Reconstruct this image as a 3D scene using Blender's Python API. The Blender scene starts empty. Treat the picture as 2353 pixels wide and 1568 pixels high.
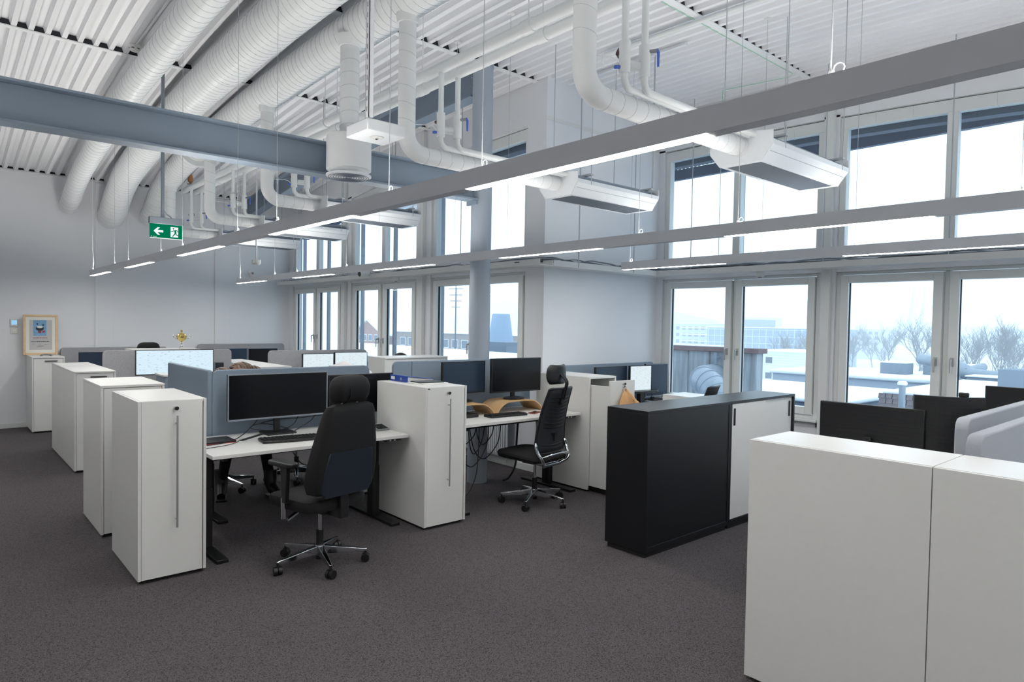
import bpy, math, random
from mathutils import Vector, Matrix
R = math.radians
random.seed(7)
scene = bpy.context.scene
COL = scene.collection

# ------------------------------------------------------------------ camera
cam_d = bpy.data.cameras.new('camera')
cam_d.sensor_width = 36.0
cam_d.lens = 1529.889 / 2353 * 36
cam_d.shift_x = -2.37 / 2353
cam_d.shift_y = 2.92 / 2353
cam_d.clip_start = 0.05
cam_d.clip_end = 3000
cam = bpy.data.objects.new('camera', cam_d)
COL.objects.link(cam)
_a, _b, _c = 0.849529228, 0.0286490963, -0.0170900402
_f = Vector((-math.sin(_a) * math.cos(_b), math.cos(_a) * math.cos(_b), -math.sin(_b)))
_r = Vector((math.cos(_a), math.sin(_a), 0))
_d = _f.cross(_r)
_r2 = _r * math.cos(_c) + _d * math.sin(_c)
_d2 = -_r * math.sin(_c) + _d * math.cos(_c)
mw = Matrix((( _r2.x, -_d2.x, -_f.x, 0), (_r2.y, -_d2.y, -_f.y, 0), (_r2.z, -_d2.z, -_f.z, 1.65), (0, 0, 0, 1)))
cam.matrix_world = mw
scene.camera = cam

# ------------------------------------------------------------------ sky and exposure
world = bpy.data.worlds.new('overcast_sky')
scene.world = world
world.use_nodes = True
wn = world.node_tree.nodes
wn['Background'].inputs[0].default_value = (0.74, 0.88, 1.0, 1)
wn['Background'].inputs[1].default_value = 2.0
scene.view_settings.view_transform = 'Standard'
scene.view_settings.look = 'None'
scene.view_settings.gamma = 1
scene.view_settings.use_curve_mapping = False
scene.view_settings.exposure = 0.18
scene.cycles.max_bounces = 8
scene.cycles.diffuse_bounces = 4
scene.cycles.glossy_bounces = 4
scene.cycles.transparent_max_bounces = 16
scene.cycles.sample_clamp_indirect = 6
LED = 52.0
ADDED_UP = 38.0  # strength of the upward glow added to brighten the ceiling

# ------------------------------------------------------------------ materials
def srgb(r, g, b):
    def f(c):
        c /= 255.0
        return c / 12.92 if c <= 0.04045 else ((c + 0.055) / 1.055) ** 2.4
    return (f(r), f(g), f(b), 1)

def mat(name, rgb, rough=0.5, metal=0.0, noise=0.0, scale=40.0, bump=0.0, stretch=(1, 1, 1), spec=0.5, coat=0.0):
    m = bpy.data.materials.new(name)
    m.use_nodes = True
    nt = m.node_tree
    p = nt.nodes['Principled BSDF']
    col = srgb(*rgb)
    p.inputs['Base Color'].default_value = col
    p.inputs['Roughness'].default_value = rough
    p.inputs['Metallic'].default_value = metal
    p.inputs['Specular IOR Level'].default_value = spec
    p.inputs['Coat Weight'].default_value = coat
    if noise or bump:
        tc = nt.nodes.new('ShaderNodeTexCoord')
        mp = nt.nodes.new('ShaderNodeMapping')
        mp.inputs['Scale'].default_value = stretch
        nz = nt.nodes.new('ShaderNodeTexNoise')
        nz.inputs['Scale'].default_value = scale
        nz.inputs['Detail'].default_value = 4
        nt.links.new(tc.outputs['Object'], mp.inputs[0])
        nt.links.new(mp.outputs[0], nz.inputs['Vector'])
        if noise:
            rp = nt.nodes.new('ShaderNodeValToRGB')
            rp.color_ramp.elements[0].position = 0.3
            rp.color_ramp.elements[1].position = 0.7
            rp.color_ramp.elements[0].color = tuple(c * (1 - noise) for c in col[:3]) + (1,)
            rp.color_ramp.elements[1].color = tuple(min(1, c * (1 + noise)) for c in col[:3]) + (1,)
            nt.links.new(nz.outputs[0], rp.inputs[0])
            nt.links.new(rp.outputs[0], p.inputs['Base Color'])
        if bump:
            bp = nt.nodes.new('ShaderNodeBump')
            bp.inputs['Strength'].default_value = bump
            bp.inputs['Distance'].default_value = 0.004
            nt.links.new(nz.outputs[0], bp.inputs['Height'])
            nt.links.new(bp.outputs[0], p.inputs['Normal'])
    return m

def emit(name, rgb, s):
    m = bpy.data.materials.new(name)
    m.use_nodes = True
    nt = m.node_tree
    nt.nodes.clear()
    e = nt.nodes.new('ShaderNodeEmission')
    e.inputs[0].default_value = srgb(*rgb)
    e.inputs[1].default_value = s
    o = nt.nodes.new('ShaderNodeOutputMaterial')
    nt.links.new(e.outputs[0], o.inputs[0])
    return m

def glass(name, tint=(246, 251, 253)):
    m = bpy.data.materials.new(name)
    m.use_nodes = True
    nt = m.node_tree
    nt.nodes.clear()
    t = nt.nodes.new('ShaderNodeBsdfTransparent')
    t.inputs[0].default_value = srgb(*tint)
    g = nt.nodes.new('ShaderNodeBsdfGlossy')
    g.inputs['Roughness'].default_value = 0.0
    lw = nt.nodes.new('ShaderNodeLayerWeight')      # Schlick reflectance, the same from both faces
    lw.inputs[0].default_value = 0.5
    pw = nt.nodes.new('ShaderNodeMath')
    pw.operation = 'POWER'
    pw.inputs[1].default_value = 5.0
    fr = nt.nodes.new('ShaderNodeMath')
    fr.operation = 'MULTIPLY_ADD'
    fr.inputs[1].default_value = 0.5
    fr.inputs[2].default_value = 0.025
    nt.links.new(lw.outputs['Facing'], pw.inputs[0])
    nt.links.new(pw.outputs[0], fr.inputs[0])
    mx = nt.nodes.new('ShaderNodeMixShader')
    o = nt.nodes.new('ShaderNodeOutputMaterial')
    nt.links.new(fr.outputs[0], mx.inputs[0])
    nt.links.new(t.outputs[0], mx.inputs[1])
    nt.links.new(g.outputs[0], mx.inputs[2])
    nt.links.new(mx.outputs[0], o.inputs[0])
    return m

def screen_lit(name, rgb, s, ls=60, dens=0.63, win=None):
    """a lit display: pale ground with faint rows of grey marks; emission only"""
    m = bpy.data.materials.new(name)
    m.use_nodes = True
    nt = m.node_tree
    nt.nodes.clear()
    tc = nt.nodes.new('ShaderNodeTexCoord')
    mp = nt.nodes.new('ShaderNodeMapping')
    mp.inputs['Scale'].default_value = (1, 22, ls * 1.6)
    br = nt.nodes.new('ShaderNodeTexNoise')
    br.inputs['Scale'].default_value = 1.0
    br.inputs['Detail'].default_value = 1.0
    rp = nt.nodes.new('ShaderNodeValToRGB')
    rp.color_ramp.elements[0].position = dens
    rp.color_ramp.elements[0].color = srgb(*rgb)
    rp.color_ramp.elements[1].position = dens + 0.06
    rp.color_ramp.elements[1].color = srgb(*[int(c * 0.84) for c in rgb])
    e = nt.nodes.new('ShaderNodeEmission')
    e.inputs[1].default_value = s
    o = nt.nodes.new('ShaderNodeOutputMaterial')
    nt.links.new(tc.outputs['Object'], mp.inputs[0])
    nt.links.new(mp.outputs[0], br.inputs['Vector'])
    nt.links.new(br.outputs[0], rp.inputs[0])
    nt.links.new(rp.outputs[0], e.inputs[0])
    nt.links.new(e.outputs[0], o.inputs[0])
    return m

M = {}
M['wall'] = mat('white_wall_paint', (232, 234, 238), 0.6, bump=0.05, scale=60)
M['frame'] = mat('white_window_paint', (226, 229, 228), 0.38, spec=0.45)
M['deck'] = mat('white_deck_steel', (238, 239, 242), 0.45)
M['strip'] = mat('white_steel_strip', (238, 240, 241), 0.4)
M['gap'] = mat('dark_insulation_gap', (40, 42, 48), 0.9)
M['beam'] = mat('grey_painted_steel', (126, 140, 155), 0.5, noise=0.05, scale=500, bump=0.12)
M['column'] = mat('grey_column_paint', (158, 168, 180), 0.5, noise=0.03, scale=300, bump=0.12)
M['duct'] = mat('white_duct_paint', (232, 235, 236), 0.35, noise=0.015, scale=8)
M['seam'] = mat('duct_seam_grey', (186, 191, 196), 0.5)  # greyer tone for duct seam rings and some coupling bands
M['pipe'] = mat('white_pipe_paint', (230, 234, 235), 0.35)
M['beamunit'] = mat('white_powder_coat', (230, 234, 238), 0.35)
M['grille'] = mat('grey_perforated_grille', (104, 112, 124), 0.5, noise=0.25, scale=900)
M['lamp'] = mat('grey_lamp_housing', (228, 231, 236), 0.45)
M['sign_case'] = mat('grey_sign_case', (112, 120, 130), 0.5)
M['led'] = emit('led_diffuser', (255, 252, 246), LED)
M['added_up'] = emit('added_upward_glow', (255, 252, 246), ADDED_UP)  # invented upward glow, not a known part of these lamps
M['wire'] = mat('steel_wire', (172, 178, 184), 0.45, 0.0)
M['cable_w'] = mat('white_cable', (226, 228, 230), 0.5)
M['cable_k'] = mat('black_cable', (20, 21, 24), 0.5)
M['cable_g'] = mat('grey_cable', (120, 128, 138), 0.5)
M['cab'] = mat('white_melamine', (226, 226, 224), 0.34, noise=0.01, scale=30, spec=0.45)
M['cab_edge'] = mat('white_melamine_edge', (232, 232, 229), 0.34)
M['plinth'] = mat('black_plinth', (24, 24, 26), 0.6)
M['black_cab'] = mat('black_melamine', (15, 17, 21), 0.38, noise=0.06, scale=6, spec=0.5)
M['steel'] = mat('brushed_steel', (178, 180, 182), 0.45, 0.75)
M['chrome'] = mat('polished_aluminium', (210, 213, 216), 0.12, 1.0)
M['black_pl'] = mat('black_plastic', (22, 23, 26), 0.42)
M['black_met'] = mat('black_powder_coat', (16, 17, 19), 0.45)
M['black_fab'] = mat('black_fabric', (12, 13, 15), 0.85, noise=0.18, scale=500, bump=0.15)
M['mesh_fab'] = mat('black_mesh', (30, 33, 38), 0.7, noise=0.2, scale=700, bump=0.1)
M['lumbar'] = mat('dark_blue_plastic', (30, 38, 49), 0.4)
M['desk'] = mat('white_desk_laminate', (232, 231, 229), 0.32)
M['fabric_blue'] = mat('blue_grey_felt', (132, 147, 162), 0.9, noise=0.10, scale=420, bump=0.2)
M['fabric_grey'] = mat('mottled_grey_felt', (156, 156, 160), 0.9, noise=0.22, scale=260, bump=0.2)
M['fabric_lt'] = mat('light_grey_felt', (164, 168, 176), 0.9, noise=0.08, scale=420, bump=0.2)
M['scr_off'] = mat('switched_off_screen', (13, 15, 19), 0.22, spec=0.35)
M['scr_blue'] = mat('matt_dark_screen', (38, 52, 70), 0.35, spec=0.4)
M['bezel'] = mat('grey_bezel', (130, 138, 150), 0.4)
M['scr_on'] = screen_lit('lit_display_pale_blue', (214, 236, 248), 0.92)
M['scr_on2'] = screen_lit('lit_display_white', (225, 240, 246), 0.88, ls=90)
M['wood'] = mat('bent_birch_plywood', (206, 170, 124), 0.4, noise=0.08, scale=10, stretch=(1, 12, 12))
M['ply_edge'] = mat('plywood_edge', (228, 200, 160), 0.5)
M['glass'] = glass('window_glass')
M['carpet'] = None
M['skin'] = mat('skin', (196, 152, 128), 0.5)
M['hair_b'] = mat('brown_hair', (104, 78, 60), 0.45, noise=0.4, scale=40, stretch=(6, 30, 1))
M['hair_d'] = mat('dark_hair', (46, 34, 30), 0.5, noise=0.3, scale=60)
M['cloth_k'] = mat('black_clothes', (16, 16, 19), 0.85)
M['jeans'] = mat('blue_denim', (52, 70, 92), 0.85, noise=0.15, scale=200)
M['shirt_w'] = mat('white_shirt', (224, 222, 224), 0.8)
M['shoe_g'] = mat('grey_sneaker', (120, 128, 138), 0.6)
M['gold'] = mat('gilt_metal', (214, 190, 120), 0.22, 1.0)
M['silver'] = mat('silver_metal', (200, 200, 196), 0.18, 1.0)
M['marble'] = mat('pale_marble', (210, 208, 204), 0.3, noise=0.12, scale=30)
M['blue_pl'] = mat('blue_plastic', (38, 70, 160), 0.35)
M['blue_handle'] = mat('blue_valve_handle', (70, 104, 196), 0.4)
M['red_pl'] = mat('dark_red_valve_knob', (74, 42, 50), 0.5)
M['red_b'] = mat('red_plastic', (176, 44, 48), 0.5)
M['orange'] = mat('orange_brass_cap', (190, 132, 92), 0.5)
M['beige_cloth'] = mat('tan_fleece', (205, 160, 112), 0.95, noise=0.16, scale=120, bump=0.4)
M['paper'] = mat('white_paper', (226, 226, 222), 0.7)
M['frame_wood'] = mat('pale_pine', (222, 190, 152), 0.55, noise=0.1, scale=12, stretch=(8, 1, 8))
M['mount'] = mat('cream_mount', (232, 232, 224), 0.7)
M['print_grey'] = mat('grey_print_ground', (192, 190, 190), 0.7)
M['print_blue'] = mat('blue_print', (120, 164, 200), 0.7, noise=0.18, scale=60)
M['ink'] = mat('dark_print_ink', (44, 48, 54), 0.7)
M['ink_red'] = mat('red_print_ink', (150, 60, 66), 0.7)
M['exit_green'] = emit('exit_green', (0, 138, 96), 0.62)
M['exit_white'] = emit('exit_white', (240, 255, 250), 0.92)
M['rad'] = mat('white_radiator_enamel', (214, 218, 222), 0.35)
M['display_blue'] = emit('thermostat_display', (150, 205, 236), 0.9)
M['teal'] = mat('pale_teal_bottle', (168, 204, 204), 0.3)
M['grey_pl'] = mat('grey_plastic', (120, 124, 128), 0.5)
M['key_lt'] = mat('pale_keys', (190, 194, 196), 0.5)
# outdoor
M['snow'] = mat('snow', (238, 242, 246), 0.9)
M['snow_dirty'] = mat('trodden_snow', (214, 222, 230), 0.9, noise=0.12, scale=0.12)
M['concrete'] = mat('stained_concrete', (138, 144, 150), 0.9, noise=0.35, scale=3.0, stretch=(3.0, 3.0, 0.25))
M['rust'] = mat('rust_brown_coping', (112, 96, 98), 0.8, noise=0.15, scale=6)
M['galv'] = mat('galvanised_duct', (146, 156, 168), 0.45, 0.25, noise=0.06, scale=3)
M['galv_cone'] = mat('blue_grey_cowl', (146, 166, 188), 0.6)
M['board_blue'] = mat('weathered_blue_boards', (96, 122, 146), 0.85, noise=0.3, scale=5, stretch=(6, 6, 0.5))
M['bld_white'] = mat('white_render', (226, 230, 234), 0.85)
M['bld_pale'] = mat('pale_grey_render', (182, 192, 204), 0.85)
M['bld_grey'] = mat('grey_cladding', (130, 140, 152), 0.85)
M['bld_brown'] = mat('brown_brick_render', (134, 124, 122), 0.9, noise=0.1, scale=2)
M['bld_red'] = mat('red_brick', (150, 112, 106), 0.9, noise=0.1, scale=1)
M['bld_glass'] = mat('blue_facade_glass', (104, 130, 158), 0.25)
M['win_dark'] = mat('dark_window', (78, 92, 108), 0.25)
M['roof_tile'] = mat('brown_roof_tiles', (112, 104, 108), 0.85, noise=0.2, scale=6)
M['bark'] = mat('bare_branches', (84, 80, 84), 0.9)
M['rail'] = mat('blind_guide_rail', (158, 168, 180), 0.5)
M['eave'] = mat('grey_eave_steel', (106, 112, 126), 0.7)
M['hill'] = mat('wooded_hill', (150, 160, 172), 0.95, noise=0.25, scale=0.02)

# carpet: fine woven loop pile, procedural colour and relief
def carpet():
    m = bpy.data.materials.new('grey_loop_carpet')
    m.use_nodes = True
    nt = m.node_tree
    p = nt.nodes['Principled BSDF']
    p.inputs['Roughness'].default_value = 0.95
    p.inputs['Specular IOR Level'].default_value = 0.15
    tc = nt.nodes.new('ShaderNodeTexCoord')
    v = nt.nodes.new('ShaderNodeTexVoronoi')
    v.inputs['Scale'].default_value = 170
    n2 = nt.nodes.new('ShaderNodeTexNoise')
    n2.inputs['Scale'].default_value = 1.2
    n2.inputs['Detail'].default_value = 3
    rp = nt.nodes.new('ShaderNodeValToRGB')
    rp.color_ramp.elements[0].color = srgb(114, 109, 112)
    rp.color_ramp.elements[1].color = srgb(64, 61, 64)
    rp.color_ramp.elements[0].position = 0.05
    rp.color_ramp.elements[1].position = 0.85
    mx = nt.nodes.new('ShaderNodeMix')
    mx.data_type = 'RGBA'
    mx.blend_type = 'MULTIPLY'
    mx.inputs['Factor'].default_value = 0.25
    bp = nt.nodes.new('ShaderNodeBump')
    bp.inputs['Strength'].default_value = 0.5
    bp.inputs['Distance'].default_value = 0.004
    bp.invert = True
    nt.links.new(tc.outputs['Object'], v.inputs['Vector'])
    nt.links.new(tc.outputs['Object'], n2.inputs['Vector'])
    nt.links.new(v.outputs['Distance'], rp.inputs[0])
    nt.links.new(rp.outputs[0], mx.inputs[6])
    nt.links.new(n2.outputs[0], mx.inputs[7])
    nt.links.new(mx.outputs[2], p.inputs['Base Color'])
    nt.links.new(v.outputs['Distance'], bp.inputs['Height'])
    nt.links.new(bp.outputs[0], p.inputs['Normal'])
    return m
M['carpet'] = carpet()

# ------------------------------------------------------------------ mesh helpers
class B:
    def __init__(s):
        s.v, s.f = [], []
    def add(s, vs, fs):
        o = len(s.v)
        s.v += [tuple(x) for x in vs]
        s.f += [tuple(i + o for i in q) for q in fs]
        return s
    def box(s, x0, x1, y0, y1, z0, z1):
        if x0 > x1: x0, x1 = x1, x0
        if y0 > y1: y0, y1 = y1, y0
        if z0 > z1: z0, z1 = z1, z0
        vs = [(x, y, z) for z in (z0, z1) for y in (y0, y1) for x in (x0, x1)]
        return s.add(vs, [(0, 2, 3, 1), (4, 5, 7, 6), (0, 1, 5, 4), (2, 6, 7, 3), (0, 4, 6, 2), (1, 3, 7, 5)])
    def hexa(s, vs):      # 8 points, bottom ring then top ring, counter-clockwise
        return s.add(vs, [(3, 2, 1, 0), (4, 5, 6, 7), (0, 1, 5, 4), (1, 2, 6, 5), (2, 3, 7, 6), (3, 0, 4, 7)])
    def tube(s, path, r, n=8, caps=True, closed=False):
        P = [Vector(p) for p in path]
        rs = r if isinstance(r, (list, tuple)) else [r] * len(P)
        rings = []
        up = None
        m = len(P)
        for i, p in enumerate(P):
            if closed:
                t = (P[(i + 1) % m] - P[i - 1])
            else:
                t = (P[min(i + 1, m - 1)] - P[max(i - 1, 0)])
            if t.length < 1e-9: t = Vector((0, 0, 1))
            t.normalize()
            if up is None:
                up = Vector((0, 0, 1)) if abs(t.z) < 0.9 else Vector((1, 0, 0))
            a = (up - t * up.dot(t))
            if a.length < 1e-6:
                a = t.orthogonal()
            a.normalize()
            up = a
            b = t.cross(a)
            rings.append([p + (a * math.cos(2 * math.pi * k / n) + b * math.sin(2 * math.pi * k / n)) * rs[i] for k in range(n)])
        vs = [q for rg in rings for q in rg]
        fs = []
        for i in range(m if closed else m - 1):
            j = (i + 1) % m
            for k in range(n):
                l = (k + 1) % n
                fs.append((i * n + k, i * n + l, j * n + l, j * n + k))
        if caps and not closed:
            fs.append(tuple(range(n - 1, -1, -1)))
            fs.append(tuple((m - 1) * n + k for k in range(n)))
        return s.add(vs, fs)
    def cyl(s, p0, p1, r0, r1=None, n=16):
        return s.tube([p0, p1], [r0, r0 if r1 is None else r1], n)
    def lathe(s, prof, c=(0, 0, 0), n=24, sx=1, sy=1):
        vs, fs = [], []
        for (r, z) in prof:
            for k in range(n):
                t = 2 * math.pi * k / n
                vs.append((c[0] + r * sx * math.cos(t), c[1] + r * sy * math.sin(t), c[2] + z))
        m = len(prof)
        for i in range(m - 1):
            for k in range(n):
                l = (k + 1) % n
                fs.append((i * n + k, i * n + l, (i + 1) * n + l, (i + 1) * n + k))
        fs.append(tuple(range(n - 1, -1, -1)))
        fs.append(tuple((m - 1) * n + k for k in range(n)))
        return s.add(vs, fs)
    def prism(s, poly, ax, a, b):
        """poly: 2-d outline; ax 'x' -> (y,z) extruded a..b in x, 'y' -> (x,z), 'z' -> (x,y)"""
        def pt(p, t):
            return {'x': (t, p[0], p[1]), 'y': (p[0], t, p[1]), 'z': (p[0], p[1], t)}[ax]
        n = len(poly)
        vs = [pt(p, a) for p in poly] + [pt(p, b) for p in poly]
        fs = [tuple(range(n)), tuple(range(2 * n - 1, n - 1, -1))]
        for i in range(n):
            j = (i + 1) % n
            fs.append((i, i + n, j + n, j))
        return s.add(vs, fs)
    def ball(s, c, rx, ry, rz, n=14, m=9, zmin=-1.0):
        prof = []
        for i in range(m + 1):
            t = math.asin(max(-1, zmin)) + (math.pi / 2 - math.asin(max(-1, zmin))) * i / m
            prof.append((max(1e-4, math.cos(t)), math.sin(t)))
        vs, fs = [], []
        for (r, z) in prof:
            for k in range(n):
                t = 2 * math.pi * k / n
                vs.append((c[0] + rx * r * math.cos(t), c[1] + ry * r * math.sin(t), c[2] + rz * z))
        for i in range(m):
            for k in range(n):
                l = (k + 1) % n
                fs.append((i * n + k, i * n + l, (i + 1) * n + l, (i + 1) * n + k))
        fs.append(tuple(range(n - 1, -1, -1)))
        fs.append(tuple(m * n + k for k in range(n)))
        return s.add(vs, fs)
    def rot(s, ang, ax='z', c=(0, 0, 0)):
        m = Matrix.Rotation(ang, 3, ax.upper())
        c = Vector(c)
        s.v = [tuple(m @ (Vector(p) - c) + c) for p in s.v]
        return s
    def move(s, d):
        s.v = [(p[0] + d[0], p[1] + d[1], p[2] + d[2]) for p in s.v]
        return s
    def build(s, name, m, parent=None, bevel=0.0, smooth=True, world=True, seg=2, fix=True):
        me = bpy.data.meshes.new(name)
        vs = s.v
        if parent is not None and world:
            o = parent
            off = Vector((0, 0, 0))
            while o is not None:
                off += o.location
                o = o.parent
            vs = [(p[0] - off.x, p[1] - off.y, p[2] - off.z) for p in vs]
        me.from_pydata(vs, [], s.f)
        me.materials.append(M[m] if isinstance(m, str) else m)
        if fix:
            import bmesh
            bm = bmesh.new()
            bm.from_mesh(me)
            bmesh.ops.recalc_face_normals(bm, faces=bm.faces)
            bm.to_mesh(me)
            bm.free()
        if smooth:
            me.polygons.foreach_set('use_smooth', [True] * len(me.polygons))
            me.set_sharp_from_angle(angle=R(38))
        me.update()
        ob = bpy.data.objects.new(name, me)
        COL.objects.link(ob)
        if parent is not None:
            ob.parent = parent
        if bevel:
            bv = ob.modifiers.new('bevel', 'BEVEL')
            bv.width = bevel
            bv.segments = seg
            bv.limit_method = 'ANGLE'
            bv.angle_limit = R(40)
        return ob

def tag(o, label, cat, group=None, kind=None):
    o['label'] = label
    o['category'] = cat
    if group: o['group'] = group
    if kind: o['kind'] = kind
    return o

def thing(name, label, cat, loc=(0, 0, 0), rotz=0.0, group=None):
    o = bpy.data.objects.new(name, None)
    o.empty_display_size = 0.1
    COL.objects.link(o)
    o.location = loc
    o.rotation_euler = (0, 0, rotz)
    return tag(o, label, cat, group)

def struct(o):
    o['kind'] = 'structure'
    return o

def copy_tree(o, parent=None):
    c = o.copy()
    COL.objects.link(c)
    c.parent = parent
    for ch in list(o.children):
        copy_tree(ch, c)
    return c

def arc(c, r, a0, a1, n, plane='xz'):
    out = []
    for i in range(n + 1):
        t = a0 + (a1 - a0) * i / n
        u, v = r * math.cos(t), r * math.sin(t)
        out.append({'xz': (c[0] + u, c[1], c[2] + v), 'yz': (c[0], c[1] + u, c[2] + v), 'xy': (c[0] + u, c[1] + v, c[2])}[plane])
    return out

def rrect(w, h, r, n=4):
    """rounded rectangle outline centred on 0,0"""
    out = []
    for cx, cy, a in ((w / 2 - r, h / 2 - r, 0), (-w / 2 + r, h / 2 - r, 90), (-w / 2 + r, -h / 2 + r, 180), (w / 2 - r, -h / 2 + r, 270)):
        for i in range(n + 1):
            t = R(a + 90 * i / n)
            out.append((cx + r * math.cos(t), cy + r * math.sin(t)))
    return out

def spline(pts, k=6):
    P = [Vector(p) for p in pts]
    out = []
    for i in range(len(P) - 1):
        p0, p1, p2, p3 = P[max(i - 1, 0)], P[i], P[i + 1], P[min(i + 2, len(P) - 1)]
        for j in range(k):
            t = j / k
            out.append(0.5 * ((2 * p1) + (p2 - p0) * t + (2 * p0 - 5 * p1 + 4 * p2 - p3) * t * t + (3 * p1 - p0 - 3 * p2 + p3) * t ** 3))
    out.append(P[-1])
    return out

# ------------------------------------------------------------------ the room shell
XW, XE, YS, Y1, Y2, XJ = -12.05, 4.0, -5.0, 5.04, 7.05, -5.24
def arch(x):
    return -0.01046661 * x * x - 0.09605037 * x + 4.0955749

struct(B().box(XW - 0.2, XE + 0.2, YS - 0.2, Y2 + 0.25, -0.12, 0).build('floor', 'carpet', smooth=False))
def wall_strip(b, xs, y0, y1, zlo, zhi):
    for a, c in zip(xs[:-1], xs[1:]):
        l0 = zlo(a) if callable(zlo) else zlo
        l1 = zlo(c) if callable(zlo) else zlo
        b.hexa([(a, y0, l0), (c, y0, l1), (c, y1, l1), (a, y1, l0), (a, y0, zhi(a)), (c, y0, zhi(c)), (c, y1, zhi(c)), (a, y1, zhi(a))])
def lin(a, b, n):
    return [a + (b - a) * i / n for i in range(n + 1)]
top = lambda x: arch(x) + 0.05
struct(B().box(XW - 0.2, XW, YS, Y1 + 0.25, 0, arch(XW) + 0.02).build('wall_left', 'wall', smooth=False))
struct(B().box(XE, XE + 0.2, YS, Y2 + 0.25, 0, arch(XE) + 0.05).build('wall_near', 'wall', smooth=False))
b = B(); wall_strip(b, lin(XW, XE, 20), YS - 0.2, YS, 0, top)
struct(b.build('wall_front', 'wall', smooth=False))
baysL = [(-11.87, -9.98), (-9.65, -7.76), (-7.42, -5.54)]
baysR = [(-5.15, -3.15), (-2.99, -0.99), (-0.83, 1.17), (1.33, 3.33)]
TOPW = lambda x: arch(x) - 0.46
def window_wall(name, x0, x1, y, bays):
    b = B()
    b.box(x0, x1, y, y + 0.15, 0, 0.66)
    b.box(x0, x1, y + 0.015, y + 0.15, 2.235, 2.40)
    wall_strip(b, lin(x0, x1, 24), y, y + 0.15, TOPW, top)
    e = [x0] + [t for w in bays for t in w] + [x1]
    for i in range(0, len(e), 2):
        if e[i + 1] - e[i] > 0.001:
            wall_strip(b, lin(e[i], e[i + 1], 2), y, y + 0.15, 0.6, lambda x: TOPW(x) + 0.02)
    return struct(b.build(name, 'wall', smooth=False))
window_wall('wall_back', XW, -5.54, Y1, baysL)
window_wall('wall_right', XJ, XE, Y2, baysR)
b = B(); wall_strip(b, lin(-5.54, XJ, 2), Y1, Y2 + 0.25, 0, top)
wr = struct(b.build('wall_return', 'wall', smooth=False))
struct(B().box(XJ, XJ + 0.012, Y1 - 0.012, Y2 - 0.03, 3.86, 3.90).build('trim_1', 'frame', smooth=False))
# slim posts in front of the piers between the bays
n = 2
for (xa, xb, y) in ((-9.98, -9.65, Y1), (-7.76, -7.42, Y1), (-3.15, -2.99, Y2), (-0.99, -0.83, Y2)):
    xm = (xa + xb) / 2
    b = B(); wall_strip(b, lin(xm - 0.045, xm + 0.045, 1), y - 0.05, y, 0, lambda x: arch(x) - 0.03)
    struct(b.build('trim_%d' % n, 'frame', bevel=0.004)); n += 1
b = B().box(XW, XW + 0.015, YS, 5.02, 0, 0.075)
struct(b.build('baseboard_left', 'frame', bevel=0.003))
struct(B().box(XW + 0.016, -5.26, Y1 - 0.015, Y1, 0, 0.075).build('baseboard_back', 'frame', bevel=0.003))
struct(B().box(XJ + 0.001, XJ + 0.015, Y1, Y2 - 0.001, 0, 0.075).build('baseboard_return', 'frame', bevel=0.003))
struct(B().box(XJ + 0.016, XE, Y2 - 0.015, Y2, 0, 0.075).build('baseboard_right', 'frame', bevel=0.003))
# shallow pilasters on the end wall
for k, yy in enumerate((1.95, 3.72)):
    struct(B().box(XW, XW + 0.018, yy, yy + 0.22, 0.08, arch(XW) - 0.03).build('trim_%d' % (n + k), 'wall', bevel=0.002))

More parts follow.
